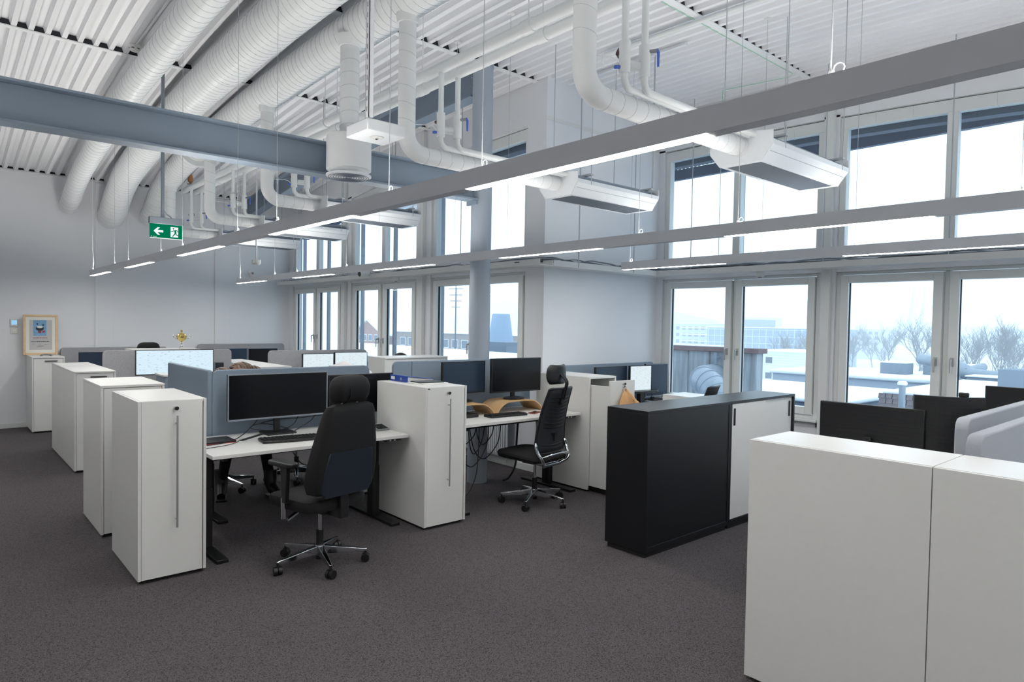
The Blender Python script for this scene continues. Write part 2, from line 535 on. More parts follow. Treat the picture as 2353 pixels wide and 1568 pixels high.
def handle_mesh():
    b = B()
    b.box(-0.014, 0.014, -0.012, 0, -0.04, 0.04)
    b.cyl((0, -0.012, 0.02), (0, -0.045, 0.02), 0.009, n=10)
    b.tube([(0, -0.045, 0.026), (0, -0.048, 0.0), (0, -0.048, -0.10)], [0.010, 0.009, 0.007], 8)
    return b
_hm = None
def window(num, x0, x1, y):
    """lower pair of casements, fixed pair of lights above, following the roof line"""
    global _hm
    f = 0.045
    yi, yo = y + 0.03, y + 0.12
    b = B()
    xm = (x0 + x1) / 2
    # fixed frame of the lower light
    b.box(x0, x0 + f, yi, yo, 0.68, 2.235); b.box(x1 - f, x1, yi, yo, 0.68, 2.235)
    b.box(x0 + f, x1 - f, yi, yo, 2.205, 2.235); b.box(x0 + f, x1 - f, yi, yo, 0.68, 0.72)
    b.box(xm - 0.022, xm + 0.022, yi + 0.02, yo, 0.72, 2.205)
    root = struct(b.build('window_%d' % num, 'frame', bevel=0.004))
    sx = [(x0 + f + 0.006, xm - 0.028, 1), (xm + 0.028, x1 - f - 0.006, -1)]
    for (a, c, side) in sx:
        s = 0.078
        z0, z1 = 0.727, 2.197
        sb = B()
        sb.box(a, a + s, yi - 0.022, yo - 0.03, z0, z1); sb.box(c - s, c, yi - 0.022, yo - 0.03, z0, z1)
        sb.box(a + s, c - s, yi - 0.022, yo - 0.03, z1 - s, z1); sb.box(a + s, c - s, yi - 0.022, yo - 0.03, z0, z0 + s)
        so = sb.build('sash', 'frame', root, bevel=0.004)
        B().box(a + s - 0.004, c - s + 0.004, yi + 0.02, yi + 0.026, z0 + s - 0.004, z1 - s + 0.004).build('pane', 'glass', so, smooth=False)
        hx = (c - s / 2) if side == 1 else (a + s / 2)
        h = handle_mesh().move((hx, yi - 0.022, 1.36)).build('handle', 'steel', so)
        gb = B()
        g = 0.006
        for q in (a + s, c - s - g):
            gb.box(q, q + g, yi + 0.012, yi + 0.034, z0 + s, z1 - s)
        gb.build('gasket', 'gap', so, smooth=False)
    # upper light
    zl = 2.40
    b = B()
    tz = lambda x: arch(x) - 0.47
    for (a, c) in ((x0, x0 + 0.065), (xm - 0.045, xm + 0.045), (x1 - 0.065, x1)):
        wall_strip(b, [a, c], yi, yo, zl + 0.06, lambda x: tz(x) - 0.115)
    b.box(x0, x1, yi, yo, zl, zl + 0.06)
    wall_strip(b, lin(x0, x1, 6), yi, yo, lambda x: tz(x) - 0.115, tz)
    up = b.build('upper_frame', 'frame', root, bevel=0.004)
    for (a, c) in ((x0 + 0.06, xm - 0.04), (xm + 0.04, x1 - 0.06)):
        b = B(); wall_strip(b, lin(a, c, 3), yi + 0.04, yi + 0.046, zl + 0.055, lambda x: tz(x) - 0.11)
        b.build('pane', 'glass', up, smooth=False)
    B().box(x0 - 0.03, x1 + 0.03, y - 0.07, y + 0.03, 0.655, 0.682).build('window_sill', 'frame', root, bevel=0.005)
    # guide rails of the outside blinds and the blind box
    for xx in (x0 - 0.16, xm - 0.10):
        B().box(xx, xx + 0.045, y + 0.26, y + 0.31, 0.5, tz(xx) - 0.05).build('guide_rail', 'rail', root, smooth=False)
    b = B(); wall_strip(b, lin(x0, x1, 3), y + 0.17, y + 0.29, lambda x: tz(x) - 0.16, lambda x: tz(x) - 0.02)
    b.build('blind_box', 'eave', root, smooth=False)
    return root
k = 1
for (a, c) in baysL:
    window(k, a, c, Y1); k += 1
for (a, c) in baysR:
    window(k, a, c, Y2); k += 1
# slatted eave outside the recessed bays, each slat its own piece
ev = struct(B().box(-6.3, 3.5, Y2 + 0.95, Y2 + 1.02, 3.72, 3.86).build('trim_20', 'eave', smooth=False))
sl = B().box(-0.014, 0.014, -0.29, 0.29, -0.03, 0.03)
first = None
for i in range(90):
    x = -6.2 + i * 0.062
    z = min(arch(x) - 0.42, 3.93)
    if first is None:
        first = sl.build('slat', 'eave', ev, world=False, smooth=False); o = first
    else:
        o = first.copy(); COL.objects.link(o); o.parent = ev
    o.location = (x, Y2 + 0.66, z)

# corrugated, gently vaulted roof deck: one sheet per bay between the joint strips
joints = [-12.05, -9.62, -7.52, -5.42, -3.32, -1.22, 0.88, 2.98, 4.0]
PITCH = 0.126
prof = []
y = YS - 0.1
while y < Y2 + 0.3:
    prof += [(y, 0.0), (y + 0.040, 0.0), (y + 0.056, 0.048), (y + 0.110, 0.048)]
    y += PITCH
ceil = None
for j in range(len(joints) - 1):
    xs = lin(joints[j], joints[j + 1], 6)
    vs, fs = [], []
    for x in xs:
        for (yy, dz) in prof:
            vs.append((x, yy, arch(x) + dz))
    n_ = len(prof)
    for i in range(len(xs) - 1):
        for q in range(n_ - 1):
            fs.append((i * n_ + q, (i + 1) * n_ + q, (i + 1) * n_ + q + 1, i * n_ + q + 1))
    bb = B().add(vs, fs)
    if ceil is None:
        ceil = struct(bb.build('ceiling', 'deck', smooth=False, fix=False))
    else:
        bb.build('deck_sheet', 'deck', ceil, smooth=False, fix=False)
for x in joints[:-1]:
    d = 0.012 if x > XW else 0.03
    B().box(x - 0.03 + (0.032 if x == XW else 0), x + 0.035, YS, Y1 if x < XJ else Y2, arch(x) - 0.010, arch(x) - 0.0005).build('joint_strip', 'strip', ceil, smooth=False)
    if x > XW:
        B().box(x - 0.004, x + 0.030, YS, Y1 if x < XJ else Y2, arch(x) + 0.001, arch(x) + 0.046).build('joint_gap', 'gap', ceil, smooth=False)
# weather roof above the deck keeps the sky out
b = B(); wall_strip(b, lin(XW - 0.2, XE + 0.2, 20), YS - 0.2, Y2 + 0.4, lambda x: arch(x) + 0.06, lambda x: arch(x) + 0.25)
struct(b.build('roof', 'gap', smooth=False))

# ------------------------------------------------------------------ steelwork
def ibeam(b, p0, p1, h, w, tf, tw, axis):
    """horizontal I-section along axis 'x' or 'y', p = (x,y,z of underside)"""
    for (dz0, dz1, hw) in ((0, tf, w / 2), (h - tf, h, w / 2), (tf, h - tf, tw / 2)):
        if axis == 'y':
            b.hexa([(p0[0] - hw, p0[1], p0[2] + dz0), (p0[0] + hw, p0[1], p0[2] + dz0), (p1[0] + hw, p1[1], p1[2] + dz0), (p1[0] - hw, p1[1], p1[2] + dz0),
                    (p0[0] - hw, p0[1], p0[2] + dz1), (p0[0] + hw, p0[1], p0[2] + dz1), (p1[0] + hw, p1[1], p1[2] + dz1), (p1[0] - hw, p1[1], p1[2] + dz1)])
        else:
            b.hexa([(p0[0], p0[1] - hw, p0[2] + dz0), (p1[0], p1[1] - hw, p1[2] + dz0), (p1[0], p1[1] + hw, p1[2] + dz0), (p0[0], p0[1] + hw, p0[2] + dz0),
                    (p0[0], p0[1] - hw, p0[2] + dz1), (p1[0], p1[1] - hw, p1[2] + dz1), (p1[0], p1[1] + hw, p1[2] + dz1), (p0[0], p0[1] + hw, p0[2] + dz1)])
    return b
CX, CY = -5.40, 4.28
bm_ = thing('steel_beam', 'long grey steel I-beam crossing the room to the round column', 'beam', (CX, YS, 2.855))
ibeam(B(), (CX, YS, 2.855), (CX, CY - 0.10, 2.885), 0.28, 0.16, 0.018, 0.02, 'y').build('section', 'beam', bm_, bevel=0.003)
B().box(CX - 0.08, CX + 0.08, CY - 0.13, CY - 0.105, 2.84, 2.883).build('end_plate', 'beam', bm_, bevel=0.002)
rb = thing('roof_beam', 'dark grey roof beam bolted to the top of the round column', 'beam', (-8.7, CY, 3.6))
xs = lin(CX - 0.11, XW, 6)
b = B()
for a, c in zip(xs[:-1], xs[1:]):
    ibeam(b, (c, CY, arch(c) - 0.33), (a, CY, arch(a) - 0.33), 0.30, 0.15, 0.016, 0.02, 'x')
b.build('section', 'beam', rb)
for dz in (0.10, 0.20):
    for dy in (-0.05, 0.05):
        B().cyl((CX - 0.125, CY + dy, arch(CX) - 0.33 + dz), (CX - 0.098, CY + dy, arch(CX) - 0.33 + dz), 0.016, n=6).build('bolt', 'beam', rb)
pc = thing('round_column', 'round grey steel column standing between the desks and window', 'column', (CX, CY, 0))
B().cyl((CX, CY, 0), (CX, CY, arch(CX) - 0.02), 0.104, n=40).build('shaft', 'column', pc)
B().cyl((CX, CY, arch(CX) - 0.06), (CX, CY, arch(CX) - 0.0), 0.109, n=40).build('cap', 'column', pc)

# ------------------------------------------------------------------ ventilation
def duct_path(pts, y):
    return [tuple(p) for p in spline([(x, y, z) for x, z in pts], 5)]
def spiral_duct(name, label, y, r, pts, pitch):
    t = thing(name, label, 'duct', (-6, y, 3.9))
    P = duct_path(pts, y)
    B().tube(P, r, 32).build('pipe', 'duct', t)
    # raised spiral seams, one ring per turn
    acc, nxt = 0.0, pitch
    seam = B()
    Pv = [Vector(p) for p in P]
    for a, c in zip(Pv[:-1], Pv[1:]):
        L = (c - a).length
        while acc + L > nxt:
            q = a + (c - a) * ((nxt - acc) / L)
            d = (c - a).normalized()
            u = Vector((0, 1, 0)); w = d.cross(u)
            ring = []
            for kk in range(24):
                th = 2 * math.pi * kk / 24
                ring.append(q + (u * math.cos(th) + w * math.sin(th)) * (r + 0.0004) + d * (pitch * kk / 24 * 0.4))
            seam.tube(ring, 0.0023, 4, closed=True)
            nxt += pitch
        acc += L
    so = seam.build('spiral_seam', 'seam', t)
    so['kind'] = 'stuff'
    # sleeve couplings
    for i in range(6, len(P) - 2, 9):
        a, c = Pv[i], Pv[i + 1]
        d = (c - a).normalized()
        B().tube([a - d * 0.025, a + d * 0.025], r + 0.004, 32).build('coupling', 'duct', t)
    # ceiling hangers
    for i in range(4, len(P) - 1, 8):
        q = Pv[i]
        B().cyl((q.x, y, q.z + r - 0.01), (q.x, y, arch(q.x)), 0.004, n=6).build('hanger', 'wire', t)
    return t
far = lambda off: [(x, arch(x) - off) for x in (-4, -2, 0, 2, 3.9)]
spiral_duct('ventilation_duct', 'slimmest of three white spiral ducts, nearest the left wall corner', 1.60, 0.125,
            [(-12.04, 3.30), (-11.75, 3.38), (-10.95, 3.61), (-9.69, 3.79), (-8.12, 3.98), (-6.56, 4.05)] + far(0.22), 0.11)
spiral_duct('ventilation_duct', 'thick white spiral duct, the middle one of three under the ceiling', 2.15, 0.185,
            [(-12.04, 3.20), (-11.80, 3.27), (-11.05, 3.62), (-9.77, 3.84), (-8.09, 3.99), (-6.29, 4.06)] + far(0.235), 0.085)
d3 = spiral_duct('ventilation_duct', 'white spiral duct feeding the chilled beams, closest to the windows', 2.72, 0.165,
            [(-12.04, 3.27), (-11.85, 3.33), (-11.15, 3.66), (-9.81, 3.88), (-8.40, 3.98), (-6.80, 4.05)] + far(0.225), 0.085)
B().tube([(-9.62, 2.72, 3.897), (-9.55, 2.72, 3.902)], 0.225, 32).build('collar', 'duct', d3)
def duct3z(x):
    tb = [(-12.04, 3.27), (-11.15, 3.66), (-9.81, 3.88), (-8.40, 3.98), (-6.80, 4.05), (-4, arch(-4) - 0.225)]
    if x > -4: return arch(x) - 0.225
    for (a, za), (c, zc) in zip(tb[:-1], tb[1:]):
        if a <= x <= c: return za + (zc - za) * (x - a) / (c - a)
    return 3.5

def chilled_beam(xc, yn, yf, zb, label, rd=0.066):
    """unit hung lengthways to the windows: bevelled casing, grille, air duct with bend, water pipes with valves"""
    t = thing('chilled_beam', label, 'ceiling unit', (xc, yn, zb), 0, 'chilled beams hung in front of the windows')
    hw, bw = 0.245, 0.165
    H = 0.165
    # end plates
    outl = [(xc - bw, zb), (xc + bw, zb), (xc + hw - 0.03, zb + 0.075), (xc + hw, zb + 0.11), (xc + hw, zb + H + 0.03), (xc + 0.10, zb + H + 0.05), (xc - hw, zb + H - 0.02), (xc - hw, zb + 0.10)]
    for ya in (yn, yf - 0.006):
        B().prism(outl, 'y', ya, ya + 0.006).build('end_plate', 'beamunit', t, smooth=False)
    cas = B()
    for sgn in (-1, 1):
        cas.prism([(xc + sgn * bw, zb), (xc + sgn * hw, zb + 0.10), (xc + sgn * hw, zb + 0.135), (xc + sgn * (hw - 0.012), zb + 0.135), (xc + sgn * (hw - 0.012), zb + 0.105), (xc + sgn * (bw - 0.004), zb + 0.006)], 'y', yn + 0.006, yf - 0.006)
    cas.build('casing', 'beamunit', t, smooth=False)
    g = B().box(xc - bw + 0.03, xc + bw - 0.03, yn + 0.05, yf - 0.05, zb + 0.004, zb + 0.008)
    gr = g.build('grille', 'grille', t, smooth=False)
    sl_ = B()
    kx = 30
    for i in range(kx):
        x = xc - bw + 0.035 + (2 * bw - 0.07) * i / (kx - 1)
        sl_.box(x - 0.0022, x + 0.0022, yn + 0.05, yf - 0.05, zb - 0.0005, zb + 0.004)
    sl_.build('grille_bar', 'grille', gr, smooth=False)['kind'] = 'stuff'
    rim = B()
    rim.box(xc - bw, xc - bw + 0.03, yn + 0.006, yf - 0.006, zb, zb + 0.006); rim.box(xc + bw - 0.03, xc + bw, yn + 0.006, yf - 0.006, zb, zb + 0.006)
    rim.box(xc - bw + 0.03, xc + bw - 0.03, yn + 0.006, yn + 0.05, zb, zb + 0.006); rim.box(xc - bw + 0.03, xc + bw - 0.03, yf - 0.05, yf - 0.006, zb, zb + 0.006)
    rim.build('rim', 'beamunit', t, smooth=False)
    coil = B().box(xc - hw + 0.03, xc + hw - 0.03, yn + 0.02, yf - 0.02, zb + 0.06, zb + 0.15)
    coil.build('coil', 'galv', t, smooth=False)
    B().cyl((xc + 0.16, yn + 0.006, zb + 0.17), (xc + 0.16, yf, zb + 0.17), 0.018, n=10).build('water_pipe', 'galv', t)
    for yy in (yn + 0.18, yf - 0.12):
        B().box(xc - hw - 0.01, xc + hw + 0.01, yy - 0.02, yy + 0.02, zb + 0.185, zb + 0.20).build('bracket', 'wire', t, bevel=0.002)
        for xx in (xc - hw, xc + hw):
            B().cyl((xx, yy, zb + 0.10), (xx, yy, arch(xx)), 0.004, n=6).build('hanging_rod', 'wire', t)
    # supply air duct: down from the main duct, long bend, along to the end plate
    yd, zd = 2.72, zb + 0.115
    rb_ = 0.14
    path = [(xc, yd, duct3z(xc) - 0.13), (xc, yd, zd + rb_ + 0.001)] + arc((xc, yd + rb_, zd + rb_), rb_, math.pi, 1.5 * math.pi, 10, 'yz') + [(xc, yn, zd)]
    dct = B().tube(path, rd, 28).build('air_duct', 'duct', t)
    sm = B()
    zz = duct3z(xc) - 0.30
    while zz > zd + rb_ + 0.08:
        sm.tube([(xc + rd * math.cos(q * math.pi / 10), yd + rd * math.sin(q * math.pi / 10), zz + 0.018 * math.cos(q * math.pi / 10 + 2.2)) for q in range(20)], 0.0016, 4, closed=True)
        zz -= 0.125
    yy = yd + rb_ + 0.02
    while yy < yn:
        sm.tube([(xc + rd * math.cos(q * math.pi / 10), yy + 0.006 * math.cos(q * math.pi / 10), zd + rd * math.sin(q * math.pi / 10)) for q in range(20)], 0.0016, 4, closed=True)
        yy += 0.11
    sm.build('seam', 'seam', dct)['kind'] = 'stuff'
    B().cyl((xc, yd, duct3z(xc) - 0.20), (xc, yd, duct3z(xc) - 0.10), rd + 0.012, rd + 0.03, n=28).build('saddle', 'duct', dct)
    # water pipes with valves
    for (dx, yv, kind) in ((0.06, yd + 0.27, 0), (0.10, yd + 0.40, 1)):
        x = xc + dx
        zt = PIPEZ(x)
        ze = zb + 0.19
        path = [(x, yv, zt), (x, yv, ze + 0.06)] + arc((x, yv + 0.06, ze + 0.06), 0.06, math.pi, 1.5 * math.pi, 6, 'yz') + [(x, yn + 0.02, ze)]
        B().tube(path, 0.021, 14).build('water_pipe', 'pipe', t)
        vz = ze + 0.17
        vb = B().cyl((x, yv, vz - 0.09), (x, yv, vz + 0.09), 0.033, n=16).build('valve', 'pipe', t)
        if kind == 0:
            B().lathe([(0.012, 0), (0.014, 0.03), (0.034, 0.035), (0.038, 0.06), (0.026, 0.075)], n=10).rot(R(-70), 'x').move((x - 0.03, yv - 0.03, vz + 0.02)).build('knob', 'red_pl', vb)
            B().cyl((x - 0.01, yv - 0.03, vz - 0.06), (x - 0.02, yv - 0.06, vz - 0.065), 0.011, n=8).build('drain_cap', 'blue_handle', vb)
        else:
            B().cyl((x - 0.02, yv - 0.02, vz - 0.03), (x - 0.06, yv - 0.075, vz - 0.025), 0.028, n=14).build('actuator', 'pipe', vb)
            B().cyl((x + 0.02, yv, vz + 0.05), (x + 0.05, yv + 0.045, vz + 0.06), 0.011, n=8).build('stem', 'grey_pl', vb)
            B().tube([(x + 0.05, yv + 0.045, vz + 0.068), (x + 0.056, yv + 0.055, vz + 0.05), (x + 0.056, yv + 0.055, vz - 0.03)], [0.010, 0.009, 0.007], 8).build('lever', 'blue_handle', vb)
            B().tube(spline([(x - 0.06, yv - 0.075, vz - 0.03), (x - 0.07, yv - 0.12, vz - 0.09), (x - 0.04, yv - 0.20, vz - 0.03), (xc, yd + 0.07, zd + 0.22)], 5), 0.003, 6).build('valve_wire', 'cable_w', vb)
    return t
PIPEZ = lambda x: 3.60
UB = 2.815
chilled_beam(-2.54, 4.36, 5.60, UB, 'large white chilled beam hanging nearest, right of the longest lit lamp segment')
chilled_beam(-4.35, 4.34, 5.53, UB, 'white chilled beam hanging right of the round column')
chilled_beam(-7.10, 3.29, 4.51, UB, 'white chilled beam hanging just left of the round column')
chilled_beam(-9.02, 3.33, 4.55, UB, 'white chilled beam, second from the end wall')
chilled_beam(-10.84, 3.38, 4.62, UB, 'white chilled beam hanging closest to the end wall')

# twin supply pipes along the ceiling
for (yy, zz, label, x1) in ((2.99, 3.61, 'insulated white water pipe under the ceiling, the one nearer the ducts', -1.9), (3.12, 3.59, 'insulated white water pipe under the ceiling, the one nearer the windows', -1.75)):
    t = thing('water_main', label, 'pipe', (-6, yy, zz), 0, 'twin water mains under the ceiling')
    B().tube([(-11.2, yy, zz), (x1, yy, zz)], 0.040, 20).build('insulation', 'pipe', t)
    for x in (-9.9, -7.9, -6.3, -4.75, -3.3):
        B().tube([(x - 0.05, yy, zz), (x + 0.05, yy, zz)], 0.048, 20).build('sleeve', 'pipe', t)
        B().cyl((x, yy, zz + 0.04), (x, yy, arch(x)), 0.0045, n=6).build('hanging_rod', 'cable_w', t)
vn = thing('air_vent_valve', 'small orange air vent valve on the far water pipe', 'valve', (-11.05, 3.05, 3.62))
B().lathe([(0.018, 0), (0.018, 0.10), (0.036, 0.11), (0.040, 0.16), (0.022, 0.23)], (-11.05, 3.05, 3.63), 14).build('body', 'orange', vn)
B().cyl((-11.05, 3.05, 3.70), (-11.01, 3.0, 3.70), 0.012, n=8).build('stem', 'steel', vn)

# conduit run on the deck at the right, with rail and stub
cr = thing('ceiling_conduit', 'long thin white conduit running along the ribbed ceiling at right', 'conduit', (-3.5, 4.5, 4.2))
def deck_tube(y, x0, x1, off, r):
    return B().tube([(x, y, arch(x) - off) for x in lin(x0, x1, 14)], r, 10)
deck_tube(4.95, -4.35, 3.0, 0.05, 0.022).build('tube', 'pipe', cr)
B().tube([(-4.35, 4.95, arch(-4.35) - 0.05), (-4.38, 4.95, arch(-4.38) - 0.09), (-4.38, 4.95, arch(-4.38) - 0.16)], 0.018, 10).build('nozzle', 'pipe', cr)
rl = thing('ceiling_rail', 'short flat rail screwed under the ribs beyond the conduit', 'rail', (-4.3, 5.35, 4.2))
b = B()
for a, c in zip(lin(-5.1, -3.7, 6)[:-1], lin(-5.1, -3.7, 6)[1:]):
    b.hexa([(a, 5.33, arch(a) - 0.025), (c, 5.33, arch(c) - 0.025), (c, 5.37, arch(c) - 0.025), (a, 5.37, arch(a) - 0.025), (a, 5.33, arch(a) - 0.002), (c, 5.33, arch(c) - 0.002), (c, 5.37, arch(c) - 0.002), (a, 5.37, arch(a) - 0.002)])
b.build('channel', 'lamp', rl)
B().cyl((-4.05, 5.35, arch(-4.05) - 0.02), (-4.05, 5.35, 3.0), 0.005, n=6).build('drop_rod', 'wire', rl)

# duct in the top right corner
td = thing('ventilation_duct', 'short white duct rising through the ceiling above the right windows', 'duct', (-0.9, 5.2, 4.0))
B().tube([(-1.05, 4.72, 4.15), (-1.05, 5.35, 4.02), (-0.85, 5.9, 3.98), (-0.3, 6.1, 3.96), (3.8, 6.1, 3.5)], 0.16, 28).build('pipe', 'duct', td)
for q in (0.35, 0.7):
    B().tube([(-1.05, 4.72 + 0.63 * q - 0.012, 4.15 - 0.13 * q + 0.003), (-1.05, 4.72 + 0.63 * q + 0.012, 4.15 - 0.13 * q - 0.003)], 0.164, 28).build('coupling', 'seam', td)

# round ceiling diffuser on a drop duct
df = thing('air_diffuser', 'white drum-shaped air diffuser hanging in front of the steel beam', 'diffuser', (-5.12, 2.64, 2.86))
dx, dy = -5.12, 2.645
B().cyl((dx, dy, 3.17), (dx, dy, duct3z(dx) - 0.08), 0.078, n=30).build('drop_duct', 'duct', df)
sm = B()
for i in range(6):
    zz = 3.26 + i * 0.105
    sm.tube([(dx + 0.079 * math.cos(q * math.pi / 12), dy + 0.079 * math.sin(q * math.pi / 12), zz + 0.015 * math.cos(q * math.pi / 12)) for q in range(24)], 0.0016, 4, closed=True)
sm.build('seam', 'seam', df)['kind'] = 'stuff'
B().cyl((dx, dy, duct3z(dx) - 0.16), (dx, dy, duct3z(dx) - 0.08), 0.09, 0.12, n=30).build('saddle', 'duct', df)
B().lathe([(0.08, 0.335), (0.165, 0.335), (0.180, 0.325), (0.183, 0.31), (0.183, 0.05), (0.150, 0.05), (0.150, 0.02), (0.08, 0.02)], (dx, dy, 2.85), 40).build('drum', 'duct', df)
B().lathe([(0.02, 0.0), (0.17, 0.0), (0.185, 0.008), (0.185, 0.018), (0.16, 0.026)], (dx, dy, 2.842), 40).build('face_plate', 'beamunit', df)
rg = B()
for i in range(1, 9):
    rr = 0.02 * i + 0.005
    rg.tube([(dx + rr * math.cos(q * math.pi / 16), dy + rr * math.sin(q * math.pi / 16), 2.841) for q in range(32)], 0.003, 4, closed=True)
rg.build('face_ring', 'grille', df)['kind'] = 'stuff'

# ceiling sensor box on a slotted channel
sb = thing('sensor_box', 'flat white square box hanging on a slotted channel', 'sensor', (-3.62, 2.0, 2.80))
x0, y0 = -3.62, 1.99
B().box(x0 - 0.27, x0, y0, y0 + 0.27, 2.80, 2.873).build('housing', 'beamunit', sb, bevel=0.006)
B().lathe([(0.0461, 0.0), (0.046, 0.004), (0.02, 0.006), (0.012, -0.006)], (x0 - 0.12, y0 + 0.13, 2.796), 24).build('rim', 'cab', sb)
B().ball((x0 - 0.12, y0 + 0.13, 2.797), 0.012, 0.012, 0.012).build('lens', 'black_pl', sb)
ch = B()
zt = 3.90
ch.box(x0 - 0.03, x0 + 0.012, y0 + 0.000, y0 + 0.004, 2.873, zt); ch.box(x0 - 0.03, x0 - 0.026, y0, y0 + 0.03, 2.873, zt); ch.box(x0 + 0.008, x0 + 0.012, y0, y0 + 0.03, 2.873, zt)
cho = ch.build('channel', 'beamunit', sb, smooth=False)
so = B().box(x0 - 0.014, x0 - 0.006, y0 - 0.0008, y0 + 0.0006, 0, 0.028)
f0 = None
for i in range(15):
    if f0 is None:
        f0 = so.build('slot', 'grey_pl', cho, smooth=False, world=False)
        f0.data.transform(Matrix.Translation((-sb.location.x, -sb.location.y, -sb.location.z))); o = f0
    else:
        o = f0.copy(); COL.objects.link(o); o.parent = cho
    o.location = (0, 0, 2.91 + i * 0.062)

# exit sign on its conduit
es = thing('exit_sign', 'green illuminated emergency exit sign with arrow and running figure', 'exit sign', (-6.5, 1.6, 2.36))
X0, ya, yb = -6.5, 1.467, 1.733
B().box(X0 - 0.05, X0, ya - 0.005, yb + 0.005, 2.475, 2.535).build('housing', 'sign_case', es, bevel=0.004)
B().box(X0 - 0.03, X0 - 0.018, ya, yb, 2.352, 2.476).build('panel', 'exit_green', es, smooth=False)
B().box(X0 - 0.0305, X0 - 0.0165, ya + 0.002, yb - 0.002, 2.349, 2.354).build('light_edge', 'exit_white', es, smooth=False)
fx = X0 - 0.0178
def flat(poly, name, m, par, x=fx):
    return B().prism(poly, 'x', x, x + 0.0006).build(name, m, par, smooth=False)
ca, cz = 1.535, 2.412
ar = [(-0.038, 0), (-0.006, 0.033), (0.014, 0.033), (-0.006, 0.010), (0.040, 0.010), (0.040, -0.010), (-0.006, -0.010), (0.014, -0.033), (-0.006, -0.033)]
flat([(ca + p, cz + q) for p, q in ar], 'arrow', 'exit_white', es)
dw = flat([(1.635, 2.368), (1.697, 2.368), (1.697, 2.458), (1.635, 2.458)], 'doorway', 'exit_white', es)
mn = B()
fx2 = fx + 0.0006
def limb(p, q, w):
    d = Vector((q[0] - p[0], q[1] - p[1])); d.normalize(); nn = Vector((-d.y, d.x)) * w
    mn.prism([(p[0] + nn.x, p[1] + nn.y), (p[0] - nn.x, p[1] - nn.y), (q[0] - nn.x, q[1] - nn.y), (q[0] + nn.x, q[1] + nn.y)], 'x', fx2, fx2 + 0.0006)
for p, q, w in (((1.672, 2.430), (1.676, 2.405), 0.008), ((1.668, 2.430), (1.650, 2.420), 0.0035), ((1.650, 2.420), (1.637, 2.420), 0.003), ((1.672, 2.432), (1.688, 2.430), 0.0035), ((1.688, 2.430), (1.694, 2.415), 0.003),
                ((1.674, 2.406), (1.662, 2.388), 0.0045), ((1.662, 2.388), (1.650, 2.372), 0.004), ((1.676, 2.406), (1.682, 2.389), 0.0045), ((1.682, 2.389), (1.704, 2.387), 0.0035)):
    limb(p, q, w)
mn.prism([(1.658 + 0.0065 * math.cos(t * 0.5236), 2.444 + 0.0065 * math.sin(t * 0.5236)) for t in range(12)], 'x', fx2, fx2 + 0.0006)
mn.build('figure', 'exit_green', dw, smooth=False)
flat([(1.478, 2.366), (1.486, 2.366), (1.482, 2.359)], 'mark', 'exit_white', es)
flat([(1.492, 2.361), (1.522, 2.361), (1.522, 2.3635), (1.492, 2.3635)], 'small_print', 'exit_white', es)
B().box(X0 - 0.037, X0 - 0.013, 1.560, 1.584, 2.535, 3.955).build('conduit', 'sign_case', es, bevel=0.003)
B().tube(spline([(X0 - 0.02, 1.58, 2.60), (X0 - 0.02, 1.60, 2.57), (X0 - 0.02, 1.63, 2.55), (X0 - 0.02, 1.645, 2.535)], 4), 0.005, 8).build('cable', 'cable_g', es)

es.location = (-7.2, 1.772, 2.436)
es.scale = (1.1077, 1.1077, 1.1077)
# smoke detectors
def detector(x, y, label, r=0.055):
    z = arch(x)
    t = thing('smoke_detector', label, 'smoke detector', (x, y, z))
    B().lathe([(r, 0), (r, -0.022), (r * 0.86, -0.028), (r * 0.86, -0.044), (r * 0.55, -0.058)], (x, y, z), 24).build('body', 'cab', t)
    for q in range(6):
        a = q * math.pi / 3
        B().box(-0.012, 0.012, r * 0.82, r * 0.875, -0.040, -0.032).rot(a, 'z').move((x, y, z)).build('slot', 'black_pl', t, smooth=False)
    return t
detector(-7.25, 1.50, 'round white smoke detector on the ceiling left of the slim duct')
dtc = thing('alarm_cable', 'thin white cable clipped to the ceiling behind the smoke detector', 'cable', (-6.5, 1.4, 4.2))
B().tube([(x, 1.50 + (x + 7.25) * 0.015, arch(x) - 0.012) for x in lin(-7.2, -3.5, 12)], 0.006, 6).build('cable', 'cable_w', dtc)

# green laser-like cable and rod clamps on the right ceiling strip
gc = thing('green_cable', 'thin green cable running down the ceiling strip to a drop rod', 'cable', (-3.4, 6, 4.2))
M['green_c'] = mat('green_cable', (150, 214, 176), 0.5)
B().tube([(-3.36, 4.5, arch(-3.36) - 0.014), (-3.36, 6.75, arch(-3.36) - 0.014), (-3.42, 6.80, arch(-3.42) - 0.02), (-4.15, 6.72, arch(-4.15) - 0.01)], 0.003, 6).build('cable', 'green_c', gc)
B().cyl((-4.15, 6.72, arch(-4.15) - 0.01), (-4.15, 6.72, 2.34), 0.0035, n=8).build('drop', 'green_c', gc)

